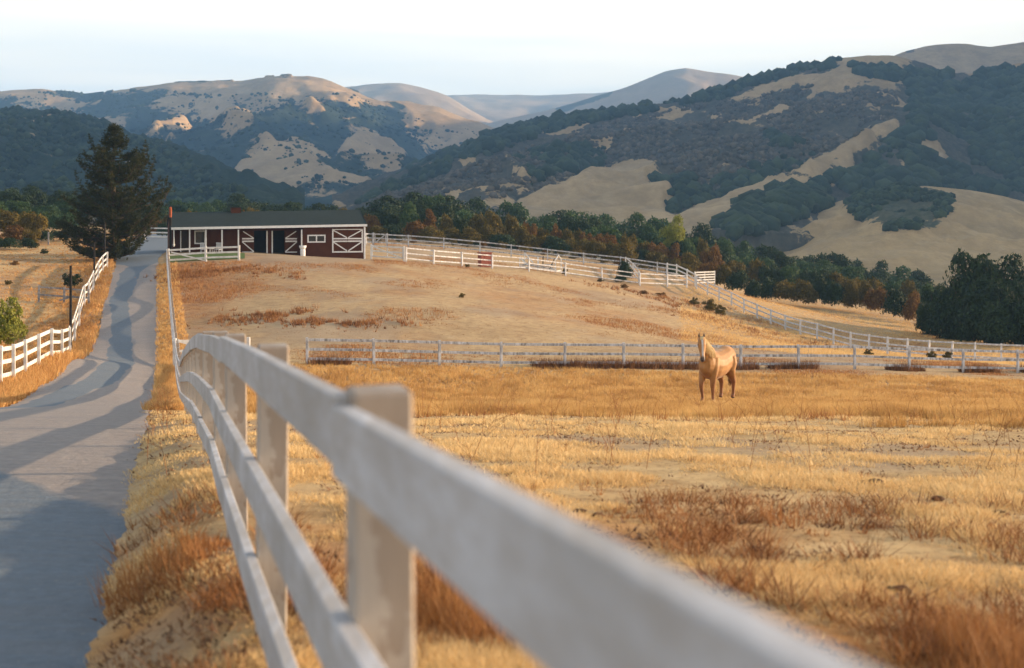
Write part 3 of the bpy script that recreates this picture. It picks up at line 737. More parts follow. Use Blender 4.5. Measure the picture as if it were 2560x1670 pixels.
# porch furniture
def garden_chair(u, d, rz, lab):
    x, y = XU(u, d), d; r = empty('garden_chair', (x, y, -(636-HZ)/FPX*d), rz); tag(r, lab, 'chair', 'white chairs on the barn porch')
    mb = MB(); mb.box((0, 0, .42), (.5, .5, .04)); mb.obj('seat', M['chair'], r)
    mb = MB()
    for i in range(4): mb.box((-.19 + i*.127, .27, .72), (.09, .03, .56))
    mb.box((0, .27, .99), (.5, .035, .08)); mb.obj('backrest', M['chair'], r)
    for sx in (-1, 1):
        for sy in (-1, 1): MB().box((sx*.22, sy*.21, .2), (.045, .045, .4)).obj('leg', M['chair'], r)
    for sx in (-1, 1): MB().box((sx*.27, 0, .63), (.05, .5, .03)).obj('armrest', M['chair'], r)
garden_chair(509, 124.2, R(25), 'white slatted chair under the porch window of the barn')
garden_chair(544, 124.4, R(-12), 'white slatted chair between two porch posts in front of the red wall')
x, y = XU(527, 124.0), 124.0
pt = empty('patio_table', (x, y, -(637-HZ)/FPX*y)); tag(pt, 'small white table between the two porch chairs', 'table')
MB().tube([(0, 0, .52), (0, 0, .55)], .26, 12).obj('tabletop', M['chair'], pt)
for i in range(3):
    an = i*2.09; MB().tube([(.18*math.cos(an), .18*math.sin(an), 0), (.1*math.cos(an), .1*math.sin(an), .52)], .02, 5).obj('leg', M['chair'], pt)

# ------------------------------------------------------------------ hills
S_ = 1.0756
def dsp(L): return [(x*S_, y*S_) for x, y in L]           # full-view coordinates -> photo pixels
def z8(L): return [(x*.5462, 150 + y*.5465) for x, y in L]
def z7(L): return [(1700 + x*.3863, 100 + y*.3863) for x, y in L]
def icrown(nseed, sub=2):
    bm = bmesh.new(); bmesh.ops.create_icosphere(bm, subdivisions=sub, radius=1); v = np.array([q.co[:] for q in bm.verts]); f = np.array([[l.index for l in q.verts] for q in bm.faces]); bm.free()
    r = 1 + .45*(fbm(v[:, 0]*1.7 + 5 + nseed*7, v[:, 1]*1.7 + v[:, 2]*2.1 + 3, 3, nseed) - .5)*1.6
    return v * r[:, None], f
def hill_mat(name, brush, brush2, grass, nscale):
    m, nt, b = new_mat(name, .95, .05)
    n1 = noise(nt, nscale, 6, .7); n2 = noise(nt, nscale*.15, 4, .6); n3 = noise(nt, nscale*5, 3, .6)
    g = ramp(nt, n2, [(.3, tuple(k*.8 for k in grass)), (.7, grass)])
    n4 = noise(nt, nscale*.6, 8, .8, (1, .45, 1.6)); g = mixc(nt, ramp(nt, n4, [(.40, 0), (.60, .9)]), g, tuple(k*.58 for k in grass))  # stretched streaks put gully shading into the grass colour
    g = mixc(nt, ramp(nt, n3, [(.5, 0), (.8, .5)]), g, tuple(k*.62 for k in grass))
    g = mixc(nt, ramp(nt, n1, [(.52, 0), (.72, .45)]), g, tuple(k*.5 for k in grass))
    br = mixc(nt, ramp(nt, n1, [(.35, 0), (.62, 1)]), brush, brush2)
    br = mixc(nt, ramp(nt, n3, [(.45, 0), (.8, .4)]), br, tuple(k*2.0 for k in brush2))
    ad = nd(nt, 'ShaderNodeMath', operation='MULTIPLY_ADD'); ad.inputs[1].default_value = 1.15; nt.links.new(n1, ad.inputs[0]); nt.links.new(attr(nt, 'grass'), ad.inputs[2])
    f = ramp(nt, ad.outputs[0], [(.94, 0), (1.10, 1)])
    nt.links.new(mixc(nt, f, br, g), b.inputs['Base Color']); bump(nt, b, n1, .5, 1.5 / max(nscale, .01) * .1)
    return m
def hill(name, label, ridge, vfoot, Dr, Df, u0, u1, du, nt_, mat, grass_polys=(), relief=0.0, rfreq=.004, bush=0.0, bfreq=.1, shape=1.0, edge=6.0, grass_all=False, brush_polys=(), spur=0.0, seed=0, back=True, skyn=1.0, ngr=0.0, pat=.0):
    us = np.arange(u0, u1 + du, du); ridge = np.array(ridge)
    vr = np.interp(us, ridge[:, 0], ridge[:, 1]); kw = max(3, int(36/du)) | 1; kern = np.hanning(kw + 2); kern /= kern.sum()
    vr = np.convolve(np.pad(vr, (kw + 2)//2, mode='edge'), kern, 'valid')[:len(us)]; vr = vr + (fbm(us*.02, us*0, 3, seed+90) - .5) * 5 * skyn
    ts = np.linspace(0, 1, nt_)
    T, U = np.meshgrid(ts, us, indexing='ij')
    DR = np.interp(us, ridge[:, 0], ridge[:, 2]) if ridge.shape[1] > 2 else np.full(us.shape, Dr)
    DFv = Df if not hasattr(Df, '__len__') else np.interp(us, [a for a, _ in Df], [b_ for _, b_ in Df])
    VF = vfoot if not hasattr(vfoot, '__len__') else np.interp(us, [a for a, _ in vfoot], [b_ for _, b_ in vfoot])
    D = DFv + (DR[None, :] - DFv) * T**shape
    Vv = VF + (vr[None, :] - VF) * T
    X = (U - 1280)/FPX*D; Z = -(Vv - HZ)/FPX*D
    env = np.sin(np.pi * np.clip(T, 0, 1)) ** .7
    ridged = 1 - np.abs(2*fbm(X*rfreq, D*rfreq, 4, seed+5) - 1) * 2
    rd2 = 1 - np.abs(2*fbm(X*rfreq*3.1 + 7, D*rfreq*2.6, 4, seed+6) - 1) * 2
    Z = Z + relief * env * (ridged - .55) + relief*.30 * env * (rd2 - .5); Vv = HZ - Z/D*FPX
    jx = 9*(fbm(U/38., Vv/22., 4, seed+11) - .5)*edge/3; jy = 9*(fbm(U/38. + 50, Vv/22., 4, seed+12) - .5)*edge/4
    G = np.zeros(U.shape)
    for pl in grass_polys: G = np.maximum(G, inpoly(U + jx, Vv + jy, pl).astype(float))
    if grass_all:
        G = np.ones(U.shape)
        for pl in brush_polys: G = np.where(inpoly(U + jx, Vv + jy, pl), 0, G)
    Gs = G.copy()                                            # blurred mask lifts grassy spurs above the brushy gullies
    for _ in range(8):
        Gs[1:-1, 1:-1] = (Gs[:-2, 1:-1] + Gs[2:, 1:-1] + Gs[1:-1, :-2] + Gs[1:-1, 2:] + Gs[1:-1, 1:-1]) / 5
    Z = Z + spur * env * (Gs - .5)
    GB = Gs.copy()
    for _ in range(34):
        GB[1:-1, 1:-1] = (GB[:-2, 1:-1] + GB[2:, 1:-1] + GB[1:-1, :-2] + GB[1:-1, 2:] + GB[1:-1, 1:-1]) / 5
    br = (1 - Gs) * (.35 + fbm(X*bfreq, D*bfreq, 2, seed+2)) * bush + (1-Gs) * vnoise(X*bfreq*3.3, D*bfreq*3.3, seed+7) * bush * .5
    Z = Z + br * (1 - sstep(.97, 1.0, T) * .5)
    if ngr > 0: pass
    GB = np.clip(GB + pat * sstep(.60, .74, fbm(X*bfreq*.22, D*bfreq*.16, 4, seed+41)) * (1 - GB), 0, 1)
    if ngr > 0: G = np.clip(G - ngr * sstep(.60, .72, vnoise(X*bfreq*.9, D*bfreq*.9, seed+33)), 0, 1)
    if back:                                                 # the far side falls away behind the ridge
        nb = 10
        for i in range(1, nb + 1):
            f = i / nb; d2 = DR * (1 + .35*f); xb = (us - 1280)/FPX*DR * (1 + .12*f); zb = Z[nt_-1] * (1 - f**1.4) + (-60) * f**1.4
            X = np.vstack([X, xb]); D = np.vstack([D, d2]); Z = np.vstack([Z, zb]); G = np.vstack([G, G[nt_-1]]); GB = np.vstack([GB, GB[nt_-1]])
    # skirt below the foot
    X = np.vstack([X[0], X]); D = np.vstack([D[0] * .97, D]); Z = np.vstack([np.full(us.shape, -110.), Z]); G = np.vstack([G[0], G]); GB = np.vstack([GB[0], GB])
    r_, c_ = X.shape; ii = np.arange(r_*c_).reshape(r_, c_)
    F = np.stack([ii[:-1, :-1], ii[:-1, 1:], ii[1:, 1:], ii[1:, :-1]], -1).reshape(-1, 4)
    me = np_mesh(name, np.c_[X.ravel(), D.ravel(), Z.ravel()], F, mat, {'grass': (.22 + .5*(.12*G + .88*GB)).ravel()}, smooth=True)
    o = tag(link(name, me), label, kind='structure')
    return dict(U=U, V=Vv, X=X[1:nt_+1], D=D[1:nt_+1], Z=Z[1:nt_+1], G=G[1:nt_+1], o=o)

GR = (.50, .35, .19)
mt_far = hill_mat('far_pale_hills', (.07, .075, .05), (.12, .11, .07), (.50, .38, .25), .004)
mt_mid = hill_mat('mid_mountain', (.014, .024, .018), (.032, .045, .030), GR, .02)
mt_left = hill_mat('left_dark_hill', (.011, .020, .014), (.026, .038, .024), GR, .05)
mt_right = hill_mat('right_hill', (.036, .038, .030), (.085, .074, .056), GR, .06)
mt_knoll = hill_mat('golden_knoll', (.034, .044, .024), (.085, .080, .050), (.52, .355, .18), .10)

hill('far_hills', 'lowest flat pale ridge on the horizon between the mountains', dsp([(700,232),(900,225),(1000,222),(1100,219),(1250,221),(1380,216),(1480,208),(1600,215),(1800,220),(2000,225)]), dsp([(0, 300)])[0][1], 5200, 4400, 700, 2200, 12, 40, mt_far, grass_all=True, relief=60, rfreq=.0009, seed=1, skyn=.6)
hill('far_hills', 'pale rounded grass hill behind the shoulder of the middle mountain', dsp([(700,215),(780,205),(860,195),(930,192),(980,203),(1040,222),(1080,248),(1130,275),(1180,300),(1250,325)]), dsp([(0, 345)])[0][1], 4000, 3300, 750, 1350, 8, 50, mt_far, grass_all=True, relief=55, rfreq=.0012, seed=3, skyn=.5, brush_polys=[z8([(1780,190),(1850,165),(1950,200),(2050,240),(2000,250),(1900,215)])])
hill('far_hills', 'pale peaked grass hill left of the wooded right hill', dsp([(1000,330),(1110,292),(1200,272),(1300,250),(1380,225),(1450,205),(1510,180),(1550,164),(1595,158),(1640,166),(1690,171),(1750,183),(1820,186),(1900,200),(2000,215)]), dsp([(0, 350)])[0][1], 3700, 3000, 1090, 2150, 8, 60, mt_far, grass_all=True, relief=75, rfreq=.0013, seed=4, skyn=.5, brush_polys=[dsp([(1290,250),(1340,222),(1420,210),(1440,216),(1380,232),(1310,262)]), dsp([(1180,300),(1260,285),(1300,280),(1250,295)])])

g_mid = [z8(p) for p in (
 [(470,150),(620,115),(780,105),(960,115),(1100,90),(1180,78),(1260,70),(1400,62),(1480,70),(1560,105),(1640,150),(1720,190),(1760,215),(1700,205),(1640,195),(1580,200),(1500,180),(1430,165),(1380,180),(1300,160),(1240,190),(1160,185),(1080,165),(960,165),(850,160),(790,150),(700,135),(600,150)],
 [(690,205),(760,175),(900,165),(1010,185),(1000,200),(880,205),(800,215),(720,215)],
 [(640,340),(700,310),(800,280),(880,245),(960,215),(1000,190),(1050,200),(1080,235),(1170,255),(1150,280),(1100,290),(1140,320),(1060,290),(1010,265),(940,265),(860,285),(760,310),(690,345)],
 [(740,355),(850,350),(880,380),(830,400),(860,430),(960,455),(930,465),(840,430),(790,390)],
 [(1060,520),(1110,470),(1170,430),(1210,380),(1180,345),(1250,360),(1260,380),(1330,400),(1400,440),(1480,490),(1560,520),(1640,545),(1710,550),(1680,575),(1600,575),(1520,570),(1450,600),(1330,600),(1250,575),(1150,580),(1080,570)],
 [(1520,440),(1560,400),(1600,370),(1640,345),(1700,345),(1780,370),(1840,410),(1880,450),(1920,465),(1840,480),(1830,515),(1760,510),(1700,480),(1620,470)],
 [(1380,180),(1430,185),(1480,220),(1520,260),(1550,295),(1600,290),(1660,310),(1710,330),(1640,330),(1580,310),(1500,270),(1440,220)],
 [(1850,215),(1900,195),(1960,200),(2030,215),(2100,250),(2180,275),(2240,300),(2280,330),(2200,350),(2150,390),(2090,400),(2060,370),(2040,340),(1990,340),(1960,390),(1920,410),(1960,360),(1980,320),(1940,290),(1880,270),(1860,245)],
 [(0,130),(80,125),(180,115),(230,125),(270,148),(350,155),(300,165),(260,175),(230,190),(180,180),(130,190),(60,180),(0,175)],
 [(90,250),(130,235),(180,225),(185,235),(130,245)])]
g_mid += [[(-300, 228), (-60, 226), (0, 232), (0, 246), (-300, 246)]]
mid = hill('mountain', 'broad brushy mountain with golden grass spurs and a sunlit top', dsp([(-400,225),(-200,216),(0,212),(90,205),(160,215),(200,222),(300,205),(400,193),(560,188),(650,177),(720,176),(760,185),(830,215),(880,237),(950,240),(1020,250),(1080,275),(1150,303),(1220,335),(1300,370)]),
     530, 2600, 1250, -330, 1360, 3.0, 190, mt_mid, g_mid, relief=62, rfreq=.0022, bush=4.5, bfreq=.035, shape=1.15, edge=7, spur=22, seed=10, ngr=.8, pat=.8)
left = hill('hill', 'dark brush-covered hill rising behind the pine on the left', dsp([(-400,262),(-200,262),(0,266),(60,266),(150,275),(250,300),(320,325),(400,350),(500,400),(560,440),(640,480),(720,520)]),
     [(-400, 545), (800, 565)], 1150, 520, -330, 760, 3.0, 170, mt_left, [z8([(30,305),(120,300),(200,292),(275,282),(270,290),(190,302),(110,310)]), z8([(590,395),(610,400),(600,420)])], relief=30, rfreq=.0045, bush=4.0, bfreq=.10, edge=4, seed=20)
back_r = hill('hill', 'smooth golden dome behind the wooded crest on the right', dsp([(1950,180),(2060,138),(2100,120),(2150,107),(2200,102),(2250,102),(2300,110),(2380,97),(2450,92),(2600,85)]),
     [(1900, 330), (3000, 330)], 2100, 1600, 2100, 2860, 5, 60, mt_right, grass_all=True, relief=22, rfreq=.003, seed=40, skyn=.5, brush_polys=[z7([(1370,115),(1500,55),(1530,60),(1400,118)])])
g_r = [dsp(p) for p in (
 [(1200,478),(1260,445),(1330,415),(1400,395),(1460,380),(1520,372),(1530,385),(1500,420),(1520,440),(1560,430),(1540,470),(1545,500),(1560,505),(1600,525),(1620,560),(1200,560)],
 [(1556,525),(1600,495),(1650,475),(1750,440),(1840,405),(1900,375),(1960,340),(2010,315),(2060,285),(2090,280),(2085,300),(2040,320),(2010,345),(1980,370),(1990,395),(1940,410),(1850,440),(1750,480),(1700,510),(1660,545),(1560,560)],
 [(1690,235),(1760,205),(1850,180),(1930,172),(1960,163),(2010,185),(2110,196),(2100,207),(2000,200),(1930,195),(1860,195),(1790,215),(1720,240)],
 [(1955,120),(2000,112),(2060,112),(2110,125),(2130,140),(2080,165),(2010,150),(1970,175),(1950,160)],
 [(2120,115),(2180,120),(2250,165),(2200,162),(2140,145)],
 [(2225,215),(2255,210),(2260,222),(2235,225)],
 [(2270,178),(2300,160),(2400,140),(2500,128),(2500,118),(2380,120),(2290,150)],
 [(1170,370),(1190,365),(1220,400),(1235,425),(1210,420),(1190,395)])]
right = hill('hill', 'large wooded hill with a long golden grass spur filling the right background', dsp([(760,500),(850,445),(900,410),(1000,372),(1060,345),(1130,318),(1200,300),(1250,292),(1350,272),(1480,252),(1600,238),(1680,215),(1740,192),(1830,168),(1900,150),(1950,135),(2040,128),(2090,132),(2150,150),(2200,172),(2260,175),(2320,160),(2380,148),(2500,140),(2600,135)]),
     [(800, 560), (1300, 570), (1700, 590), (2300, 620), (2900, 640)], 1300, [(800, 620), (1300, 560), (1800, 520), (2300, 560), (2900, 600)], 830, 2840, 3.0, 230, mt_right, g_r, relief=34, rfreq=.0042, bush=2.4, bfreq=.16, edge=6, spur=11, seed=30, skyn=.8, pat=.9)
knoll = hill('knoll', 'low golden knoll with one round patch of dark brush on its crest', dsp([(1500,580),(1600,565),(1700,556),(1780,548),(1850,510),(1950,467),(2060,440),(2150,432),(2250,441),(2330,455),(2380,468),(2500,490),(2600,510)]),
     [(1500, 690), (2000, 700), (2900, 740)], 640, 330, 1650, 2840, 3.5, 110, mt_knoll, grass_all=True, relief=9, rfreq=.012, bush=1.6, bfreq=.3, edge=4, seed=50, skyn=.5,
     brush_polys=[dsp([(1955,480),(2000,455),(2080,440),(2120,438),(2180,444),(2218,462),(2225,490),(2180,530),(2120,555),(2060,550),(2020,530),(1980,510)]), dsp([(2340,520),(2385,535),(2385,545),(2350,535)])])

# unseen high ridge added right of the frame to shade the valley and hills
ys = np.linspace(330, 4200, 170); xs = np.linspace(-1, 1, 60)
hh = np.interp(ys, [330, 380, 450, 600, 900, 1200, 1600, 2200, 2900, 3400, 4200], [-60, 50, 100, 165, 265, 345, 390, 400, 410, 400, 0])
Yg, Tg = np.meshgrid(ys, xs, indexing='ij'); Xg = .36*Yg + 330 + Tg*(250 + 90*(Tg > 0))
Zg = -70 + (hh[:, None] + 70) * np.cos(Tg*math.pi/2)**1.3 * (.93 + .14*fbm(Xg*.004, Yg*.004, 4, 77))
r_, c_ = Xg.shape; ii = np.arange(r_*c_).reshape(r_, c_); F = np.stack([ii[:-1, :-1], ii[:-1, 1:], ii[1:, 1:], ii[1:, :-1]], -1).reshape(-1, 4)
tag(link('ridge', np_mesh('ridge', np.c_[Xg.ravel(), Yg.ravel(), Zg.ravel()], F, mt_right, {'grass': (.22 + .5*(fbm(Xg*.006, Yg*.006, 3, 5) > .55)).ravel()}, smooth=True)), 'high unseen ridge added beyond the right edge of the view to shade the hills', kind='structure')

# woods on the hills: one mass per hill, each made of many separate crowns
def woods(name, label, H, polys, n, size, mat, seed, zoff=.25, sub=1, dref=800.):
    r = np.random.default_rng(seed)
    shapes = [icrown(i + seed, sub) for i in range(6)]
    U, Vv, X, D, Z = H['U'], H['V'], H['X'], H['D'], H['Z']; ok = np.zeros(U.shape, bool)
    ju = 14*(fbm(U/30., Vv/18., 3, seed) - .5); jv = 12*(fbm(U/30. + 9, Vv/18., 3, seed) - .5)
    for p in polys: ok |= inpoly(U + ju, Vv + jv, p)
    ok &= (fbm(X*.03, D*.03, 3, seed+4) > .38) & ((H['G'] < .5) | (vnoise(U*3.1, Vv*2.7, 4) > .90))
    cand = np.argwhere(ok); pick = cand[r.choice(len(cand), min(n, len(cand)), replace=False)]
    nv, nf = len(shapes[0][0]), len(shapes[0][1]); N = len(pick)
    s = size * (.35 + 1.15*r.random(N)**2.6) * (D[pick[:, 0], pick[:, 1]] / dref)**.6
    a = r.uniform(0, 6.28, N); sh = r.integers(0, 6, N)
    base = np.array([q[0] for q in shapes])[sh]; base = base * (1 + .17*(r.random((N, nv, 1)) - .5))
    c, sn = np.cos(a)[:, None], np.sin(a)[:, None]
    vx = (base[..., 0]*c - base[..., 1]*sn)*s[:, None] + X[pick[:, 0], pick[:, 1]][:, None]
    vy = (base[..., 0]*sn + base[..., 1]*c)*s[:, None] + D[pick[:, 0], pick[:, 1]][:, None]
    vz = (base[..., 2]*.85 + zoff)*s[:, None] + Z[pick[:, 0], pick[:, 1]][:, None]
    V = np.stack([vx, vy, vz], -1).reshape(-1, 3)
    F = np.concatenate([shapes[k][1][None] for k in sh], 0) + (np.arange(N)*nv)[:, None, None]
    T = (np.repeat(r.random(N), nv) * .6 + r.random(N*nv)*.4)
    me = np_mesh(name, V, F.reshape(-1, 3), mat, {'tint': T}, smooth=False)
    return tag(link(name, me), label, kind='stuff')
def wood_mat(name, stops):
    m, nt, b = new_mat(name, .9, .1); n = noise(nt, .6, 4, .7)
    ad = nd(nt, 'ShaderNodeMath', operation='MULTIPLY_ADD'); ad.inputs[1].default_value = .6; nt.links.new(n, ad.inputs[0])
    k = nd(nt, 'ShaderNodeMath', operation='MULTIPLY'); k.inputs[1].default_value = .6; nt.links.new(attr(nt, 'tint'), k.inputs[0]); nt.links.new(k.outputs[0], ad.inputs[2])
    nt.links.new(ramp(nt, ad.outputs[0], stops), b.inputs['Base Color']); bump(nt, b, n, .8, .5); return m
M['wood'] = wood_mat('distant_oak_foliage', [(.25, (.008, .016, .011)), (.55, (.019, .033, .019)), (.85, (.050, .070, .034))])
M['chap'] = wood_mat('chaparral_foliage', [(.25, (.030, .030, .026)), (.5, (.062, .056, .046)), (.85, (.14, .115, .085))])
woods('woodland', 'dark oak woodland covering the far right flank of the big hill', right, [dsp([(1960,150),(2010,185),(2110,200),(2120,260),(2090,300),(2020,360),(2000,395),(1940,412),(1850,445),(1750,485),(1690,530),(1760,560),(1850,510),(1950,467),(2060,440),(2150,432),(2250,441),(2380,468),(2640,520),(2640,140),(2300,165),(2220,215),(2200,175),(2120,175),(2070,165)])], 8500, 4.4, M['wood'], 5)
woods('woodland', 'band of oaks along the lower gully and ridge left of the golden spur', right, [dsp([(830,470),(1000,372),(1200,298),(1350,270),(1600,236),(1830,166),(1930,140),(1960,150),(1900,172),(1760,200),(1680,232),(1600,250),(1450,272),(1300,300),(1150,345),(1010,400),(900,460)]), dsp([(1210,350),(1330,330),(1420,340),(1380,380),(1290,400),(1230,430),(1180,390)]), dsp([(1510,410),(1560,395),(1700,400),(1840,350),(1900,330),(1870,380),(1760,430),(1640,470),(1560,500),(1540,470),(1560,430)]), dsp([(1780,310),(1840,290),(1860,330),(1800,350)])], 4200, 3.8, M['wood'], 6)
woods('woodland', 'low chaparral shrubs over the middle face of the big hill', right, [dsp([(860,465),(1160,350),(1400,290),(1640,243),(1900,200),(2090,215),(2080,280),(1960,335),(1840,400),(1700,440),(1580,430),(1560,380),(1480,370),(1300,420),(1200,470)])], 12000, 1.7, M['chap'], 7)
woods('woodland', 'dark oaks and brush scattered over the left hill', left, [[(-330, 280), (300, 300), (450, 400), (720, 560), (-330, 560)]], 9000, 2.2, M['wood'], 8)
woods('woodland', 'round patch of dark brush on the golden knoll', knoll, [dsp([(1965,480),(2000,455),(2080,442),(2120,440),(2180,446),(2212,462),(2218,488),(2180,525),(2120,548),(2070,545),(2020,525),(1985,508)])], 2400, 2.0, M['wood'], 9)
woods('woodland', 'tiny oaks dotted over the middle mountain', mid, [[(-200, 240), (300, 225), (900, 250), (1200, 340), (1100, 470), (500, 480), (-200, 400)]], 7500, 1.6, M['wood'], 10)
woods('woodland', 'dark oak row in the gully above the golden knoll', right, [dsp([(1660,535),(1700,505),(1760,475),(1850,440),(1950,412),(2060,400),(2200,405),(2300,430),(2330,455),(2250,441),(2150,432),(2060,440),(1950,467),(1850,512),(1780,550),(1700,560)])], 1500, 5.4, M['wood'], 12)

# ------------------------------------------------------------------ trees and shrubs
def leaves(n, lobes, size, seed, flat=.0, inner=.35, up=.3, asp=.75, zr=.8):
    """leaf cards scattered over a cluster of lobes (cx,cy,cz,rx,ry,rz)"""
    r = np.random.default_rng(seed); L = np.array(lobes); w = (L[:, 3]*L[:, 4])**1.0; w /= w.sum()
    k = r.choice(len(L), n, p=w); d = r.normal(size=(n, 3)); d /= np.linalg.norm(d, axis=1)[:, None]
    d[:, 2] = np.where(d[:, 2] < -.35, -d[:, 2], d[:, 2])
    rad = np.where(r.random(n) < inner, r.uniform(.35, .9, n), r.uniform(.82, 1.1, n))
    lump = 1 + .22*(vnoise(d[:, 0]*3.1 + k*5.3 + 20, d[:, 1]*3.1 + d[:, 2]*2.7 + 20, seed) - .5)*2
    C = L[k, :3] + d * L[k, 3:6] * (rad*lump)[:, None]
    nrm = d + r.normal(size=(n, 3))*.75 + [0, 0, up]; nrm /= np.linalg.norm(nrm, axis=1)[:, None]
    t = np.cross(nrm, r.normal(size=(n, 3))); t /= np.linalg.norm(t, axis=1)[:, None]; b_ = np.cross(nrm, t)
    s = size * r.uniform(.5, 1.25, n)[:, None]
    V = np.stack([C - t*s, C + b_*s*asp*.6 - t*s*.1, C + t*s, C - b_*s*asp*.6 + t*s*.1], 1)
    V += nrm[:, None, :] * (r.random((n, 4, 1)) - .5) * s[:, None, :] * .5
    V[..., 2] = C[:, None, 2] + (V[..., 2] - C[:, None, 2]) * zr
    T = np.repeat(np.clip(r.normal(.45, .2, n), 0, 1), 4)
    keep = C[:, 2] > .02
    V = V[keep]; T = T.reshape(-1, 4)[keep].ravel()
    return V.reshape(-1, 3), np.arange(len(V)*4).reshape(-1, 4), T
def tree_protos(kind, mats, n, seed0, size, count):
    out = []
    for i in range(n):
        r = random.Random(seed0 + i); lobes = []
        if kind == 'tree':
            for _ in range(r.randint(13, 18)):
                a = r.uniform(0, 6.28); q = r.uniform(.0, .76)**.8; rr = r.uniform(.20, .36); dome = math.sqrt(1 - q*q)
                z = r.uniform(.42, 1.0)*(.36 + .50*dome)
                lobes.append((math.cos(a)*q, math.sin(a)*q, z, rr, rr, rr*.42))
            lobes.append((0, 0, .58, .6, .6, .26)); lobes.append((0, 0, .40, .72, .72, .20))
        elif kind == 'shrub':
            for _ in range(r.randint(8, 12)):
                a = r.uniform(0, 6.28); q = r.uniform(.1, .68); rr = r.uniform(.26, .42)
                z = r.uniform(.25, .72) * (1.1 - .45*q); lobes.append((math.cos(a)*q, math.sin(a)*q, z, rr, rr, rr*.72))
            lobes.append((0, 0, .35, .72, .72, .42))
        elif kind == 'loose':
            for _ in range(r.randint(12, 17)):
                a = r.uniform(0, 6.28); q = r.uniform(.05, .8); rr = r.uniform(.13, .26)
                z = r.uniform(.15, .88) * (1.08 - .4*q); lobes.append((math.cos(a)*q, math.sin(a)*q, z, rr, rr, rr*.9))
            lobes.append((0, 0, .3, .6, .6, .3))
        V, F, T = leaves(count, lobes, size, seed0*13 + i, zr={'tree': .5, 'shrub': .8, 'loose': .9}[kind])
        for mk in mats: out.append((mk, i, np_mesh('foliage', V, F, M[mk], {'tint': T})))
    return out
def trunk_mesh(seed):
    r = random.Random(seed); mb = MB(); lean = r.uniform(-.05, .05)
    mb.tube([(0, 0, -.04), (lean*.4, 0, .16), (lean, .02, .42)], [.075, .055, .042], 7)
    for k in range(5):
        a = k*1.26 + r.uniform(-.3, .3); z0 = r.uniform(.15, .3); q = r.uniform(.35, .6)
        mb.tube([(lean*.6, 0, z0), (math.cos(a)*q*.5, math.sin(a)*q*.5, z0 + .2), (math.cos(a)*q, math.sin(a)*q, z0 + r.uniform(.32, .5))], [.032, .022, .010], 5)
    return mb.mesh('trunk', M['bark'], smooth=True)
TRUNKS = [trunk_mesh(i) for i in range(4)]
PT = {}
for mk, i, me in tree_protos('tree', ['oak', 'willow', 'yellow'], 4, 100, .055, 8500): PT.setdefault(('tree', mk), []).append(me)
for mk, i, me in tree_protos('shrub', ['olive', 'rust', 'oak', 'willow'], 4, 200, .062, 4600): PT.setdefault(('shrub', mk), []).append(me)
for mk, i, me in tree_protos('loose', ['olive', 'rust', 'willow', 'oak', 'yellow'], 3, 300, .06, 3200): PT.setdefault(('loose', mk), []).append(me)
plants = []
def plant(kind, mk, u, vtop, d, wpx, seed=None, base=None, deep=1.0, label=None, grp=None):
    """kind tree/shrub; top at photo row vtop, width wpx in photo pixels, standing on the ground at depth d"""
    x = XU(u, d); z = g1(x, d) if base is None else base; top = -(vtop - HZ)/FPX*d
    h = max(top - z, .35); w = wpx / FPX * d / 2 / .95
    r = random.Random((seed or 0)*7919 + int(u*13) + int(d))
    hs = h / (.93 if kind != 'tree' else .93)
    rz = r.uniform(0, 6.28)
    if kind == 'tree':
        root = empty({'oak': 'oak_tree', 'willow': 'willow_tree', 'yellow': 'willow_tree'}[mk], (x, d, z), rz); root.scale = (w, w*deep, hs)
        link('trunk', r.choice(TRUNKS), root); link('crown', r.choice(PT[(kind, mk)]), root)
    else:
        root = link('shrub', r.choice(PT[(kind, mk)]), None, (x, d, z - .03)); root.rotation_euler = (0, 0, rz); root.scale = (w, w*deep, hs)
    plants.append(dict(o=root, kind=kind, mk=mk, u=u, v=vtop, d=d, h=h, w=w, label=label, grp=grp))
    return root

sky_r = np.array(dsp([(395,470),(420,462),(470,466),(520,455),(600,457),(700,472),(760,474),(850,468),(880,452),(950,442),(1020,433),(1090,458),(1140,462),(1200,472),(1230,486),(1300,482),(1380,486),(1440,498),(1520,506),(1600,518),(1700,548),(1780,566),(1850,584),(1900,572),(1960,600),(2050,616),(2150,628),(2210,604),(2290,572),(2380,590),(2500,580)]))
def skyv(u): return float(np.interp(u, sky_r[:, 0], sky_r[:, 1]))
# back row of trees forming the treeline behind the barn and paddocks
rt = random.Random(3)
u = 400
kinds_back = ['willow', 'willow', 'oak', 'oak', 'willow', 'oak', 'oak', 'willow', 'oak', 'oak']
i = 0
while u < 2320:
    w = rt.uniform(110, 165) if 880 < u < 1260 else rt.uniform(84, 130)
    dd = rt.uniform(212, 250)
    mk = 'willow' if (u < 560 or 1230 < u < 1360 or 1480 < u < 1560 or rt.random() < .30) else 'oak'
    if 960 < u < 1230: mk = 'oak'
    plant('tree', mk, u, skyv(u) + rt.uniform(-3, 10), dd, w, i); u += w*.52; i += 1
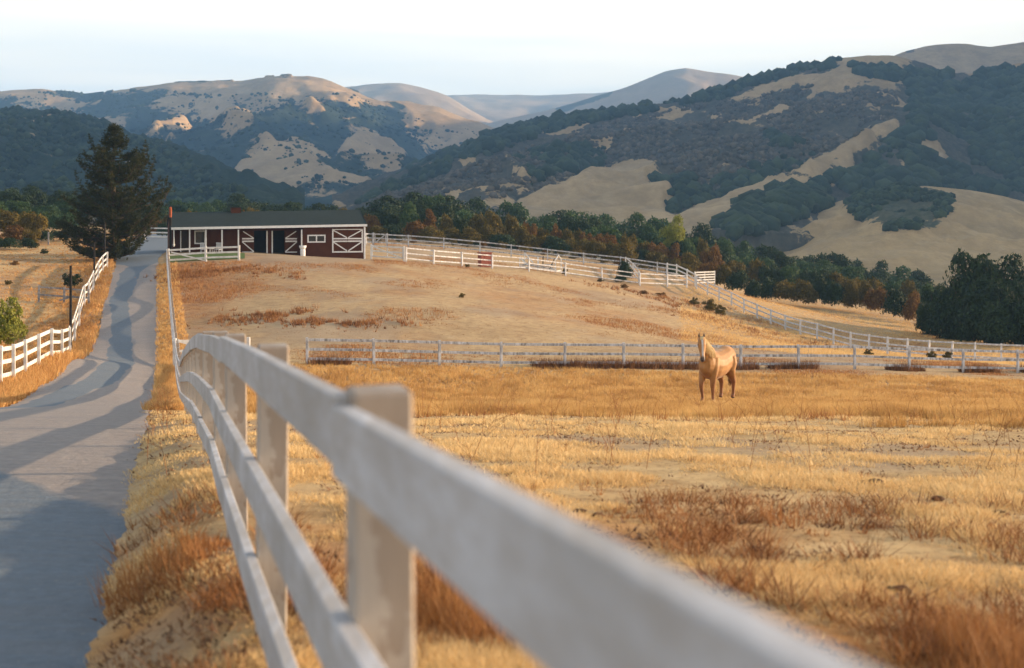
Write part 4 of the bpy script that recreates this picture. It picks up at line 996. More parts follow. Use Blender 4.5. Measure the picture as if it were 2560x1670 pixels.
# second and third rows, lower
for row, (dlo, dhi, off, u0, u1, stepf) in enumerate(((190, 208, 26, 420, 2300, .62), (176, 188, 46, 880, 2260, .60))):
    u = u0
    while u < u1:
        w = rt.uniform(78, 120); dd = rt.uniform(dlo, dhi); k = rt.random()
        mk = 'willow' if k < .45 else 'oak'
        gv = HZ - g1(XU(u, dd), dd)*FPX/dd
        vt = skyv(u) + off + rt.uniform(-8, 10)
        if u < 950: vt = max(vt, 527 + rt.uniform(0, 6))
        vt = min(vt, gv - 25)
        plant('tree' if row == 0 else 'shrub', mk, u, vt, dd, w, 50 + i); u += w*stepf; i += 1
plant('tree', 'yellow', 1688, 545, 186, 74, 3, label='yellow-leaved tree glowing above the dark shrubs, left of the golden knoll')
plant('shrub', 'willow', 1722, 590, 180, 50, 3, label='pale green bush at the right foot of the yellow-leaved tree')
# olive and rust shrubs in rows behind the far paddock fence and along the meadow
def gv(u, d): return HZ - g1(XU(u, d), d)*FPX/d
def pick(u, k):
    if k < .09: return 'rust'
    if k < .72: return 'olive'
    return 'oak'
front = [(1760,153),(1830,154),(1900,154),(1980,155),(2060,154),(2140,151),(2220,148),(2300,138),(2360,132)]
u = 432
while u < 2330:
    if u < 1760: dd = 160 + rt.uniform(0, 5) if u > 905 else 172 + rt.uniform(0, 8)
    else: dd = float(np.interp(u, [1760, 1900, 2060, 2200, 2330], [155, 151.5, 151, 147, 136])) + rt.uniform(0, 3)
    w = rt.uniform(52, 96); b_ = gv(u, dd); hpx = rt.uniform(38, 66) if u > 905 else 0
    vt = b_ - hpx if u > 905 else 527 + rt.uniform(-4, 5)
    if u > 1780: vt = b_ - rt.uniform(58, 88)
    plant('shrub', pick(u, rt.random()), u, vt, dd, w, 200 + i); u += w*.58; i += 1
u = 925
while u < 2330:
    dd = 171 + rt.uniform(0, 6) if u < 1780 else 168 + rt.uniform(0, 6)
    w = rt.uniform(44, 78); b_ = gv(u, dd)
    vt = max(skyv(u) + 34, b_ - rt.uniform(62, 92)); k = rt.random()
    mk = 'rust' if k < .18 else ('olive' if k < .62 else ('oak' if k < .85 else 'willow'))
    plant('loose' if mk == 'rust' and rt.random() < .6 else 'shrub', mk, u, vt, dd, w, 400 + i); u += w*.66; i += 1
# low edge growth at the feet of the shrub belt
u = 940
while u < 1740:
    dd = 157 + rt.uniform(0, 3)
    w = rt.uniform(20, 42); b_ = gv(u, dd)
    plant('loose', 'olive' if rt.random() < .7 else 'rust', u, b_ - rt.uniform(10, 24), dd, w, 600 + i); u += w*rt.uniform(1.0, 2.2); i += 1
# big dark trees at the right edge
for (u, v, d, w, mk) in ((2420, 640, 127, 175, 'oak'), (2510, 622, 124, 190, 'oak'), (2600, 640, 120, 200, 'oak'), (2350, 700, 131, 100, 'oak'), (2470, 700, 118, 150, 'oak'), (2560, 716, 113, 170, 'oak'), (2395, 760, 124, 110, 'oak')):
    plant('tree', mk, u, v, d, w, 1, base=g1(XU(u, d), d) - 2.6)
for (u, v, d, w) in ((2375, 742, 124, 130), (2450, 730, 117, 150), (2540, 740, 114, 180), (2610, 750, 110, 150), (2330, 760, 130, 90), (2495, 770, 112, 120)):
    plant('shrub', 'oak', u, v, d, w, 2)
# left group
for (u, v, d, w, mk, kd) in ((-60, 470, 205, 150, 'oak', 'tree'), (20, 465, 200, 120, 'oak', 'tree'), (90, 470, 210, 110, 'oak', 'tree'), (150, 480, 205, 100, 'oak', 'tree'), (200, 486, 200, 110, 'oak', 'tree'), (300, 500, 200, 110, 'oak', 'tree'), (370, 505, 195, 90, 'oak', 'tree'),
        (45, 497, 176, 95, 'willow', 'tree'), (110, 510, 172, 90, 'willow', 'tree'), (165, 496, 180, 80, 'willow', 'tree'), (-20, 505, 170, 90, 'willow', 'tree'), (150, 530, 164, 95, 'willow', 'shrub'),
        (20, 530, 148, 110, 'olive', 'shrub'), (82, 524, 146, 84, 'olive', 'shrub'), (-45, 535, 146, 100, 'olive', 'shrub'),
        (30, 562, 141, 80, 'rust', 'loose'), (-20, 568, 138, 80, 'rust', 'loose'), (75, 570, 140, 60, 'olive', 'loose'),
        (-30, 590, 132, 80, 'oak', 'shrub'), (25, 592, 131, 70, 'oak', 'shrub'), (70, 596, 133, 55, 'oak', 'shrub'), (110, 575, 143, 60, 'oak', 'shrub'), (150, 572, 146, 60, 'oak', 'shrub'), (190, 570, 146, 60, 'oak', 'shrub'), (110, 622, 128, 26, 'oak', 'loose'),
        (330, 555, 160, 80, 'oak', 'shrub'), (385, 548, 162, 70, 'rust', 'loose'), (412, 552, 158, 50, 'oak', 'shrub')):
    plant(kd, mk, u, v, d, w, 5)
plant('loose', 'yellow', 22, 752, 60, 118, 9, label='large pale green bush behind the sunlit fence at the left edge')
plant('loose', 'yellow', -38, 775, 57, 90, 9, label='green bush cut by the left edge behind the sunlit fence')
plant('loose', 'oak', 178, 682, 98.5, 56, 9, label='small dark bush beside the tallest dark pole on the left')
plant('loose', 'olive', 20, 699, 98, 22, 9, label='tiny green bush in the dry grass above the grey split rail fence')
plant('loose', 'rust', 36, 661, 110, 30, 9, label='small rusty bush in the dry grass left of the pine')
plant('shrub', 'oak', 1561, 654, 134.5, 46, 9, label='dark round bush growing through the lower paddock fence')
plant('shrub', 'oak', 1552, 684, 132.5, 38, 9, label='lower dark bush in front of the round bush at the paddock fence')
plant('shrub', 'olive', 1711, 657, 151, 44, 9, label='yellow-green bush behind the corner of the far paddock fence')
plant('shrub', 'oak', 1682, 662, 150, 46, 9, label='dark bush behind the corner of the far paddock fence')
plant('loose', 'olive', 1153, 741, 95, 20, 9, label='small dark green bush alone in the middle of the sandy paddock')
plant('loose', 'olive', 1168, 660, 121, 14, 9, label='tiny green weed at the foot of the lower paddock fence')
plant('loose', 'olive', 1410, 668, 129.5, 18, 9, label='small yellow-green weed at the lower paddock fence past the poles')
for (u, v, d, w, mk) in ((1735, 744, 122, 30, 'olive'), (1775, 752, 119, 50, 'olive'), (1800, 765, 117, 40, 'olive'), (2170, 872, 92, 30, 'olive'), (2330, 880, 89, 36, 'olive'), (2370, 878, 89, 30, 'olive'),
                         (1610, 742, 124, 26, 'rust'), (1655, 735, 126, 34, 'rust'), (1560, 726, 127, 26, 'rust'), (1500, 700, 130, 20, 'olive')):
    plant('loose', mk, u, v, d, w, 9, grp='low dry bushes on the bank inside the right paddock fence')


# pine by the road
def pine():
    ud, dd = 284, 118.; x = XU(ud, dd); z0 = g1(x, dd); H = -(313 - HZ)/FPX*dd - z0
    root = empty('pine_tree', (x, dd, z0)); tag(root, 'tall dark pine with upturned branch tips standing left of the road by the barn', 'pine tree')
    r = np.random.default_rng(5); px = dd/FPX
    vs = [313, 345, 372, 405, 465, 510, 550, 600, 630, 655]
    Lw = np.interp; top = lambda v: (-(v - HZ)/FPX*dd - z0)
    zz = np.array([top(v) for v in vs])[::-1]
    left_ = (np.array([5, 20, 46, 74, 90, 98, 106, 100, 86, 44])*px)[::-1]; right_ = (np.array([5, 18, 50, 80, 108, 118, 108, 74, 44, 24])*px)[::-1]
    mb = MB(); mb.tube([(0, 0, -.3), (.05, 0, H*.3), (-.05, .05, H*.62), (.02, 0, H*.88), (.05, 0, H*.97)], [.26, .21, .14, .06, .02], 10)
    TP = []
    prongs = [(-60, 350), (-52, 372), (-80, 400), (76, 364), (84, 380), (106, 402), (100, 425), (60, 388), (136, 455), (140, 470), (-92, 440), (20, 336), (-24, 340), (-30, 362), (34, 352), (124, 500)]
    for i in range(150 + len(prongs)):
        zt = H * (.03 + .95*r.random()**.95)
        a = r.uniform(0, 2*math.pi); ca, sa = math.cos(a), math.sin(a)
        env = np.interp(zt, zz, right_) if ca > 0 else np.interp(zt, zz, left_)
        mean = .5*(np.interp(zt, zz, right_) + np.interp(zt, zz, left_)); Lr = abs(ca)*env + abs(sa)*mean
        Lr *= r.uniform(.45, 1.02)**.8; rise = Lr*r.uniform(.25, .5)
        if i >= 150:
            pu, pv_ = prongs[i-150]; ca = 1. if pu > 0 else -1.; sa = r.uniform(-.25, .25); Lr = abs(pu)*px; zt = top(pv_); rise = max(Lr*.9, 1.2)
        zs_ = max(zt - rise, .25); p0 = np.array([0, 0, zs_]); p3 = np.array([ca*Lr, sa*Lr, zt])
        pts = []
        for t in np.linspace(0, 1, 7):
            hx = t**.9; hz = .2*t + .8*t**2.8
            pts.append((p3[0]*hx + (r.random()-.5)*.12*t, p3[1]*hx + (r.random()-.5)*.12*t, zs_ + (zt - zs_)*hz))
        rr = .02 + .018*Lr; mb.tube(pts, [rr*(1 - .8*t) for t in np.linspace(0, 1, 7)], 4)
        pts = np.array(pts); nt2 = int(12 + Lr*14)
        for k in range(nt2):
            t = r.uniform(.22, 1)**.8; q = t*6; j = min(int(q), 5); p = pts[j] + (pts[j+1] - pts[j])*(q - j)
            spread = .20*(1.1 - t)*Lr*.55 + .10
            off = r.normal(size=3)*[spread, spread, spread*.45]; up_ = r.uniform(0, .28)
            TP.append(np.r_[p + off + [0, 0, up_*.5], .75 + .5*r.random()])
        for k in range(3):                                  # upturned candle at the tip
            TP.append(np.r_[pts[-1] + [(r.random()-.5)*.1, (r.random()-.5)*.1, .16*k + .05], .9])
    for k in range(9): TP.append(np.array([.05, 0, H - .1*k, .8]))
    TP = np.array(TP); N = len(TP); nn = 12
    d = r.normal(size=(N, nn, 3)); d[..., 2] = np.abs(d[..., 2])*1.1 + .25; d /= np.linalg.norm(d, axis=-1, keepdims=True)
    side = np.cross(d, r.normal(size=(N, nn, 3))); side /= np.linalg.norm(side, axis=-1, keepdims=True)
    L = (.26*TP[:, 3])[:, None, None]*r.uniform(.7, 1.15, (N, nn, 1)); w = .022
    C = TP[:, None, :3]
    V = np.stack([C + side*w*.6, C + d*L*.55 + side*w, C + d*L, C - side*w*.6 + d*L*.3], 2).reshape(-1, 3)
    T = np.repeat(np.clip(r.normal(.42, .2, N), 0, 1), nn*4)
    link('crown', np_mesh('crown', V, np.arange(len(V)).reshape(-1, 4), M['needles'], {'tint': T}), root)
    mb.obj('trunk', M['bark'], root, smooth=True)
    print('pine tufts', N)
pine()

# ------------------------------------------------------------------ horse
def horse():
    th = R(35); ux, dd = 1791, 42.3; X0 = XU(ux, dd); z0 = -(1004.5 - HZ)/FPX*dd
    f = Vector((-math.sin(th), -math.cos(th), 0)); l = Vector((math.cos(th), -math.sin(th), 0))
    root = empty('horse', (X0, dd, z0)); Mx = Matrix((f, l, Vector((0, 0, 1)))).transposed(); root.rotation_euler = Mx.to_euler(); root.scale = (1.05, 1.05, 1.04)
    tag(root, 'palomino horse standing in the dry grass and looking towards the camera', 'horse')
    parts = []
    def loft(secs, n=16):
        """secs: (centre, half-width across y', half-height along the section's up)"""
        mb = MB(); m = len(secs); cs = [Vector(s[0]) for s in secs]
        for i, s in enumerate(secs):
            t = (cs[min(i+1, m-1)] - cs[max(i-1, 0)]).normalized(); side = s[3] if len(s) > 3 else Vector((0, 1, 0))
            side = (side - t*side.dot(t)).normalized(); up = side.cross(t)
            for k in range(n):
                a = 2*math.pi*k/n; mb.v.append(tuple(cs[i] + side*math.cos(a)*s[1] + up*math.sin(a)*s[2]))
        for i in range(m-1):
            for k in range(n):
                k2 = (k+1) % n; mb.f.append((i*n+k, i*n+k2, (i+1)*n+k2, (i+1)*n+k))
        mb.f.append(tuple(range(n))[::-1]); mb.f.append(tuple((m-1)*n + k for k in range(n)))
        parts.append(mb)
    loft([((-.90, 0, 1.20), .07, .10), ((-.86, 0, 1.20), .17, .22), ((-.74, 0, 1.20), .265, .345), ((-.55, 0, 1.19), .305, .385), ((-.30, 0, 1.13), .325, .385), ((-.02, 0, 1.07), .345, .41), ((.24, 0, 1.06), .33, .42), ((.46, 0, 1.12), .275, .42), ((.62, 0, 1.13), .235, .36), ((.74, 0, 1.13), .18, .25), ((.80, 0, 1.14), .08, .12)])
    loft([((.26, 0, 1.26), .13, .28), ((.48, .0, 1.32), .19, .33), ((.64, .01, 1.45), .155, .29), ((.78, .02, 1.59), .125, .235), ((.90, .03, 1.73), .10, .18), ((.99, .05, 1.84), .088, .13), ((1.03, .06, 1.90), .05, .07)])
    hd = Vector((.82, .57, 0)); hs = Vector((-.57, .82, 0)); pol = Vector((1.00, .05, 1.90)); nose = pol + hd*.27 + Vector((0, 0, -.62))
    ax = (nose - pol).normalized()
    def hp(t, o=0): 
        return pol + (nose - pol)*t + hd*o
    loft([(hp(-.05), .05, .05, hs), (hp(.03), .10, .10, hs), (hp(.15), .118, .130, hs), (hp(.30, -.01), .124, .150, hs), (hp(.45, -.02), .102, .138, hs), (hp(.62, -.012), .076, .105, hs), (hp(.78, -.004), .066, .085, hs), (hp(.90), .070, .080, hs), (hp(.98), .060, .065, hs), (hp(1.02), .03, .035, hs)], 14)
    for s in (-1, 1):
        e0 = pol + hs*.062*s + Vector((0, 0, .015))
        mb = MB(); mb.tube([e0 + Vector((0, 0, -.03)), e0 + hs*.012*s + Vector((0, 0, .05)), e0 + hs*.008*s + Vector((0, 0, .10)), e0 + hs*-.008*s + Vector((0, 0, .165))], [.028, .036, .028, .006], 8); parts.append(mb)
        sy = Vector((0, 1, 0))
    def leg(pts, rad): 
        mb = MB(); mb.tube(pts, rad, 12); parts.append(mb)
    for s in (1, -1):
        y = .165*s; k = 0 if s == 1 else .07
        leg([(.38, y*.55, 1.28), (.45, y*.80, 1.04), (.50, y*.95, .86), (.53 + k*.5, y, .68), (.55 + k, y*.97, .50), (.54 + k, y*.97, .45), (.53 + k*.4, y*.97, .28), (.53, y*.97, .16), (.545, y*.97, .12), (.575, y*.97, .055)],
            [(.15, .20), (.15, .18), (.115, .14), (.080, .095), (.062, .068), (.056, .062), (.042, .046), (.045, .05), (.052, .056), (.062, .062)])
        dx = .0 if s == 1 else .10
        leg([(-.55, y*.5, 1.24), (-.56 + dx*.3, y*.75, 1.02), (-.50 + dx*.6, y*.95, .86), (-.60 + dx*.8, y*1.05, .68), (-.735 + dx, y*1.02, .53), (-.745 + dx, y, .46), (-.735 + dx, y, .28), (-.73 + dx, y, .16), (-.71 + dx, y, .12), (-.675 + dx, y, .055)],
            [(.20, .28), (.20, .26), (.155, .20), (.100, .13), (.064, .082), (.058, .070), (.044, .050), (.048, .052), (.054, .058), (.064, .064)])
    big = MB()
    for p in parts:
        n = len(big.v); big.v += p.v; big.f += [tuple(n+i for i in q) for q in p.f]
    me = bpy.data.meshes.new('tmp'); me.from_pydata(big.v, [], big.f); bm = bmesh.new(); bm.from_mesh(me); bmesh.ops.recalc_face_normals(bm, faces=bm.faces); bm.to_mesh(me); bm.free()
    tmp = bpy.data.objects.new('tmp', me); col.objects.link(tmp)
    md = tmp.modifiers.new('r', 'REMESH'); md.mode = 'VOXEL'; md.voxel_size = .014
    ms = tmp.modifiers.new('s', 'SMOOTH'); ms.factor = .5; ms.iterations = 16
    dg = bpy.context.evaluated_depsgraph_get(); body = bpy.data.meshes.new_from_object(tmp.evaluated_get(dg)); bpy.data.objects.remove(tmp)
    body.name = 'body'; n = len(body.vertices); co = np.empty(n*3, np.float32); body.vertices.foreach_get('co', co); co = co.reshape(-1, 3)
    body.polygons.foreach_set('use_smooth', np.ones(len(body.polygons), bool))
    hdn, hsn, poln, axn = np.array(hd), np.array(hs), np.array(pol), np.array(ax)
    rel = co - poln; t = rel @ axn; fr = rel @ hdn - (axn @ hdn)*t; sdv = rel @ hsn
    head = (co[:, 0] > .9) & (co[:, 2] > 1.15) & (fr > -.2) & (rel @ hdn > -.10)
    leg_ = sstep(.95, .40, co[:, 2]) * .85
    blaze = head * sstep(.034, .014, np.abs(sdv)) * (fr > .035) * sstep(.04, .10, t) * sstep(.62, .50, t)
    muz = head * sstep(.50, .60, t); ear = (co[:, 2] > 1.945).astype(float)
    hoof = sstep(.085, .07, co[:, 2])
    for nm, a in (('legs', leg_), ('blaze', blaze), ('dark', np.maximum(np.maximum(muz*.95, ear*.8), hoof))):
        at = body.attributes.new(nm, 'FLOAT', 'POINT'); at.data.foreach_set('value', np.asarray(a, np.float32))
    m, nt, b = new_mat('palomino_coat', .55, .3)
    nn = noise(nt, 5, 4, .6); coat = ramp(nt, nn, [(.3, (.29, .130, .032)), (.7, (.42, .21, .066))])
    c = mixc(nt, attr(nt, 'legs'), coat, (.20, .075, .03)); c = mixc(nt, attr(nt, 'blaze'), c, (.55, .52, .50)); c = mixc(nt, attr(nt, 'dark'), c, (.05, .035, .03))
    nt.links.new(c, b.inputs['Base Color']); b.inputs['Sheen Weight'].default_value = .15; bump(nt, b, noise(nt, 60, 2), .15, .004)
    body.materials.clear(); body.materials.append(m); link('body', body, root)
    mane_m = simple('flaxen_mane', [(.3, (.60, .40, .17)), (.7, (.80, .62, .34))], 9, .6, .3, scl=(1, 1, .2)); tail_m = simple('shaded_tail_hair', [(.3, (.10, .045, .02)), (.7, (.26, .13, .05))], 9, .7, .3, scl=(1, 1, .2))  # tail is flaxen too; its shade is put into a darker colour
    eye_m = simple('dark_eye', [(.3, (.01, .008, .006)), (.7, (.015, .01, .008))], 3, .15, .5)
    r = random.Random(4); mb = MB()
    for i in range(170):                                   # locks of the mane, fallen to the left side of the neck
        t = r.random(); base = Vector((.42 + .56*t, .0 + .05*t, 1.60 + .36*t**.9)); L = r.uniform(.26, .44)
        o = Vector((r.uniform(-.02, .02), .03, 0)); w = r.uniform(.008, .016)
        ny_ = .10 + .05*(1-t)
        mb.tube([base + o*0, base + Vector((.02, ny_*.75, -.03)), base + Vector((.05, ny_ + .05*(1-t), -L*.5)), base + Vector((.06 + r.uniform(-.02, .02), ny_ + .06*(1-t) + r.uniform(-.01, .02), -L))], [w, w*1.2, w, w*.3], 4, cap=False)
    mb.obj('mane', mane_m, root, smooth=True)
    mb = MB()
    for i in range(26):
        o = hs*r.uniform(-.045, .045); p = pol + Vector((0, 0, .035)) + o
        mb.tube([p - hd*.02, p + hd*.085 + Vector((0, 0, .0)), p + hd*.125 + Vector((0, 0, -.06)) , p + hd*.14 + o*.2 + Vector((0, 0, -r.uniform(.09, .16)))], [.008, .010, .008, .003], 4, cap=False)
    mb.obj('forelock', mane_m, root, smooth=True)
    mb = MB()
    for i in range(90):
        a = r.uniform(0, 6.28); q = r.uniform(0, .06); o = Vector((math.cos(a)*q*.7, math.sin(a)*q, 0)); L = r.uniform(.75, 1.0)
        p = Vector((-.90, 0, 1.33)); mb.tube([p + o*.3, p + Vector((-.07, 0, -.10)) + o*.7, p + Vector((-.09, -.03, -.45)) + o*1.3, p + Vector((-.06, -.05, -L)) + o*1.2], [.012, .014, .012, .003], 4, cap=False)
    mb.obj('tail', tail_m, root, smooth=True)
    for s in (-1, 1):
        p = hp(.27) + hs*.112*s + hd*.045; mb = MB(); mb.tube([p - hs*.012*s - hd*.006, p, p + hs*.010*s + hd*.006], [.012, .02, .009], 10); mb.obj('eye', eye_m, root, smooth=True)
horse()

# ------------------------------------------------------------------ grass
def blades(name, label, pts, hgt, wid, nb, mat, tint, seed, lean=.45, spread=None):
    r = np.random.default_rng(seed); N = len(pts); x, y = pts[:, 0], pts[:, 1]; z = gz(x, y)
    sp = (hgt*.35 if spread is None else spread)[:, None]
    a = r.uniform(0, 6.28, (N, nb)); q = r.random((N, nb))**.5*sp
    bx = x[:, None] + np.cos(a)*q; by = y[:, None] + np.sin(a)*q; bz_ = z[:, None] - .01 + 0*q
    h = hgt[:, None]*r.uniform(.45, 1.15, (N, nb)); l = h*r.uniform(.1, 1, (N, nb))*lean; a2 = a + r.normal(0, .7, (N, nb))
    w = wid[:, None]*r.uniform(.6, 1.3, (N, nb)); t = r.uniform(0, 6.28, (N, nb)); tx, ty = np.cos(t)*w/2, np.sin(t)*w/2
    v0 = np.stack([bx - tx, by - ty, bz_], -1); v1 = np.stack([bx + tx, by + ty, bz_], -1); v2 = np.stack([bx + np.cos(a2)*l, by + np.sin(a2)*l, bz_ + h], -1)
    V = np.stack([v0, v1, v2], 2).reshape(-1, 3); T = np.repeat(np.clip(tint[:, None] + r.normal(0, .13, (N, nb)), 0, 1).ravel(), 3)
    me = np_mesh(name, V, np.arange(len(V)).reshape(-1, 3), mat, {'tint': T})
    return tag(link(name, me), label, kind='stuff')
def scatter(n, d0, d1, u0, u1, seed, power=1.0):
    r = np.random.default_rng(seed); d = d0*(d1/d0)**(r.random(n)**power); u = r.uniform(u0, u1, n)
    return np.c_[(u - 1280)/FPX*d, d], r
SHORT, LONG = [], []
def onroad(p): return road_mask(p[:, 0] , p[:, 1], .15) > .25
# field right of the near fence plus verge, near part
p, r = scatter(105000, 3.2, 33, -150, 2750, 1); st, ru, ba = zones(p[:, 0], p[:, 1])
keep = ~onroad(p) & (r.random(len(p)) > ba*.75) & (r.random(len(p)) > ru*.55) & (p[:, 0] > road_edges(p[:, 1])[0] - 9); p = p[keep]
k = fbm(p[:, 0]*1.3, p[:, 1]*.9, 3, 81); kp = r.random(len(p)) < .12 + 1.1*sstep(.36, .60, k); p = p[kp]; k = k[kp]
blades('dry_grass', 'short pale straw grass across the near field and the verge', p, (.014 + .062*sstep(.35, .75, k))*np.where(p[:, 0] < fenceX(p[:, 1]), .6, 1), .0045 + .0005*p[:, 1], 8, M['straw'], .62 + .7*(k - .5), 11, lean=1.1, spread=.05 + .004*p[:, 1])
p, r = scatter(42000, 3.0, 34, -150, 2750, 2); st, ru, ba = zones(p[:, 0], p[:, 1]); k = fbm(p[:, 0]*.9, p[:, 1]*.7, 3, 85)
keep = ~onroad(p) & (r.random(len(p)) < ru*1.2 * sstep(.45, .60, k) + .006); p = p[keep]; k = k[keep]
blades('rusty_weeds', 'rust-coloured dry weeds in clumps in the near corner and along the road', p, .035 + .15*sstep(.45, .75, k)*(.6 + .8*rng.random(len(p))), .004 + .0005*p[:, 1], 9, M['rustgrass'], .35 + .6*(k - .4), 12, lean=.8)
# orange long-grass band round the horse
p, r = scatter(105000, 22, 66, 380, 2750, 3); e = 26 + (fbm(p[:, 0]*.28, p[:, 1]*.2, 4, 90) - .5)*18 + r.exponential(1.6, len(p)) - p[:, 0]*.35
keep = (p[:, 0] > fenceX(p[:, 1]) + .4) & (p[:, 1] > e) & (p[:, 1] < 63 + (p[:, 0] + 9)*.30); p = p[keep]; k = fbm(p[:, 0]*.3, p[:, 1]*.3, 3, 91)
kc = fbm(p[:, 0]*1.1, p[:, 1]*.5, 3, 191)
blades('long_grass', 'long orange-brown grass band round the horse', p, ((.08 + .16*k)*(1 + .55*sstep(47, 40, p[:, 1])))*(.6 + .4*sstep(0, 4, p[:, 1] - e[keep])), .008 + .0003*p[:, 1], 7, M['band'], np.clip(.05 + 1.1*(kc - .3) + .2*(k - .5), 0, 1), 13, lean=.35)
# darker weeds under the crossing fence
n = 4200; r = np.random.default_rng(8); t = r.random(n); fx_ = -9 + t*37; fy_ = 63.2 + t*11.0 + r.normal(0, .35, n)
kk = fbm(fx_*.5, fx_*0, 2, 95) > .40; p = np.c_[fx_, fy_][kk]
blades('rusty_weeds', 'brown weeds grown up under the fence crossing the field', p, r.uniform(.15, .55, len(p)), np.full(len(p), .03), 8, leaf_mat('brown_weeds', [(.1, (.05, .025, .012)), (.5, (.16, .07, .03)), (.9, (.34, .17, .07))]), r.uniform(.1, .8, len(p)), 14, lean=.5)
# paddock beyond, sparse
p, r = scatter(95000, 64, 150, 380, 2750, 5); st, ru, ba = zones(p[:, 0], p[:, 1]); k = fbm(p[:, 0]*.16, p[:, 1]*.12, 4, 97)
keep = (p[:, 0] > fenceX(p[:, 1]) + .4) & (r.random(len(p)) < .16 + (.25 + ru)*sstep(.42, .62, k)) & ~((p[:, 1] > 111) & (p[:, 0] < XU(930, 1)*p[:, 1])); p = p[keep]; k = k[keep]
blades('dry_grass', 'thin dry grass and orange weeds on the sandy paddock', p, .035 + .17*sstep(.5, .75, k), np.full(len(p), .03), 6, M['rustgrass'], .35 + .6*r.random(len(p)), 15, lean=.8, spread=np.full(len(p), .25))
# rusty mounds on the upper left of the paddock
P_ = []
for (u, v, d, su, sd_, nn_) in ((480, 697, 104, 1.4, 2.2, 500), (540, 700, 103.5, 1.2, 2.0, 350), (600, 690, 106, .8, 1.2, 160), (660, 693, 104, .9, 1.4, 220), (740, 702, 101.5, .5, .9, 130), (700, 792, 82, 2.0, 1.4, 420), (800, 812, 79, 1.6, 1.0, 350), (930, 812, 79, 1.3, .9, 260), (640, 800, 81, 1.5, 1.3, 260), (1690, 748, 119, 2.2, 2.6, 340), (1620, 735, 124, 3.0, 1.3, 380), (1850, 800, 108, 3.0, 2.6, 300), (1960, 845, 103, 2.2, 1.8, 240)):
    q = np.random.default_rng(u).normal(size=(nn_, 2)); P_.append(np.c_[XU(u, d) + q[:, 0]*su, d + q[:, 1]*sd_])
p = np.vstack(P_); r = np.random.default_rng(6); kk = fbm(p[:, 0]*.9, p[:, 1]*.6, 3, 131) > .47; p = p[kk]
blades('rusty_weeds', 'rusty weed mounds on the paddock below the barn and on the right bank', p, r.uniform(.08, .38, len(p)), np.full(len(p), .035), 8, M['rustgrass'], r.uniform(.0, 1., len(p)), 16, lean=.7)
# left of the road
p, r = scatter(46000, 26, 150, -150, 420, 7); st, ru, ba = zones(p[:, 0], p[:, 1]); l, rr_ = road_edges(p[:, 1])
edge = np.exp(-np.maximum(l - p[:, 0], 0)/2.6); keep = (p[:, 0] < l - .05) & (p[:, 0] > l - 60) & (r.random(len(p)) < .25 + .75*edge); p = p[keep]; edge = edge[keep]
blades('dry_grass', 'orange dry grass on the bank left of the road', p, (.10 + .24*edge)*r.uniform(.6, 1.2, len(p)), .012 + .0003*p[:, 1], 7, M['grass'], .02 + .4*r.random(len(p)), 17, lean=.6)
# strip between road and near fence, far part
p, r = scatter(16000, 30, 112, 300, 470, 9); l, rr_ = road_edges(p[:, 1]); keep = (p[:, 0] > rr_ + .0) & (p[:, 0] < rr_ + 1.6); p = p[keep]
blades('dry_grass', 'straw grass strip between the road and the near fence', p, r.uniform(.08, .24, len(p)), .010 + .0003*p[:, 1], 7, M['grass'], .3 + .4*r.random(len(p)), 18, lean=.7)
# meadow right of the paddock
p, r = scatter(22000, 86, 158, 1700, 2750, 10); k = fbm(p[:, 0]*.1, p[:, 1]*.1, 3, 99)
blades('dry_grass', 'pale dry grass of the meadow below the dark trees', p, .06 + .16*k, np.full(len(p), .035), 6, M['grass'], .3 + .5*k, 19, lean=.8, spread=np.full(len(p), .3))
r = np.random.default_rng(31); n = 9000; d = 3.4*(11/3.4)**r.random(n); u = r.uniform(300, 2750, n); p = np.c_[(u - 1280)/FPX*d, d]; k = fbm(p[:, 0]*1.6, p[:, 1]*1.3, 3, 151)
kp = (k > .50) & ~onroad(p) & ((p[:, 0] > .9) | (p[:, 0] < fenceX(p[:, 1]) + .5)); p = p[kp]; k = k[kp]
blades('rusty_weeds', 'short tangled rust weeds in the nearest corner of the field and beside the drive', p, .03 + .16*r.random(len(p)), np.full(len(p), .008), 7, M['rustgrass'], r.uniform(0, .8, len(p)), 32, lean=1.6, spread=np.full(len(p), .07))
# flattened brown litter and clods of soil between the straw
p, r = scatter(17000, 3.2, 32, -100, 2750, 23); k = fbm(p[:, 0]*1.1, p[:, 1]*.8, 3, 141); p = p[~onroad(p) & (r.random(len(p)) < .05 + sstep(.46, .62, k))]
blades('plant_litter', 'flattened brown plant litter on the bare patches of the near field', p, np.full(len(p), .03), .012 + .0012*p[:, 1], 4, leaf_mat('brown_litter', [(.1, (.06, .03, .018)), (.5, (.17, .09, .05)), (.9, (.36, .22, .12))]), r.uniform(0, 1, len(p)), 24, lean=2.2, spread=.05 + .003*p[:, 1])
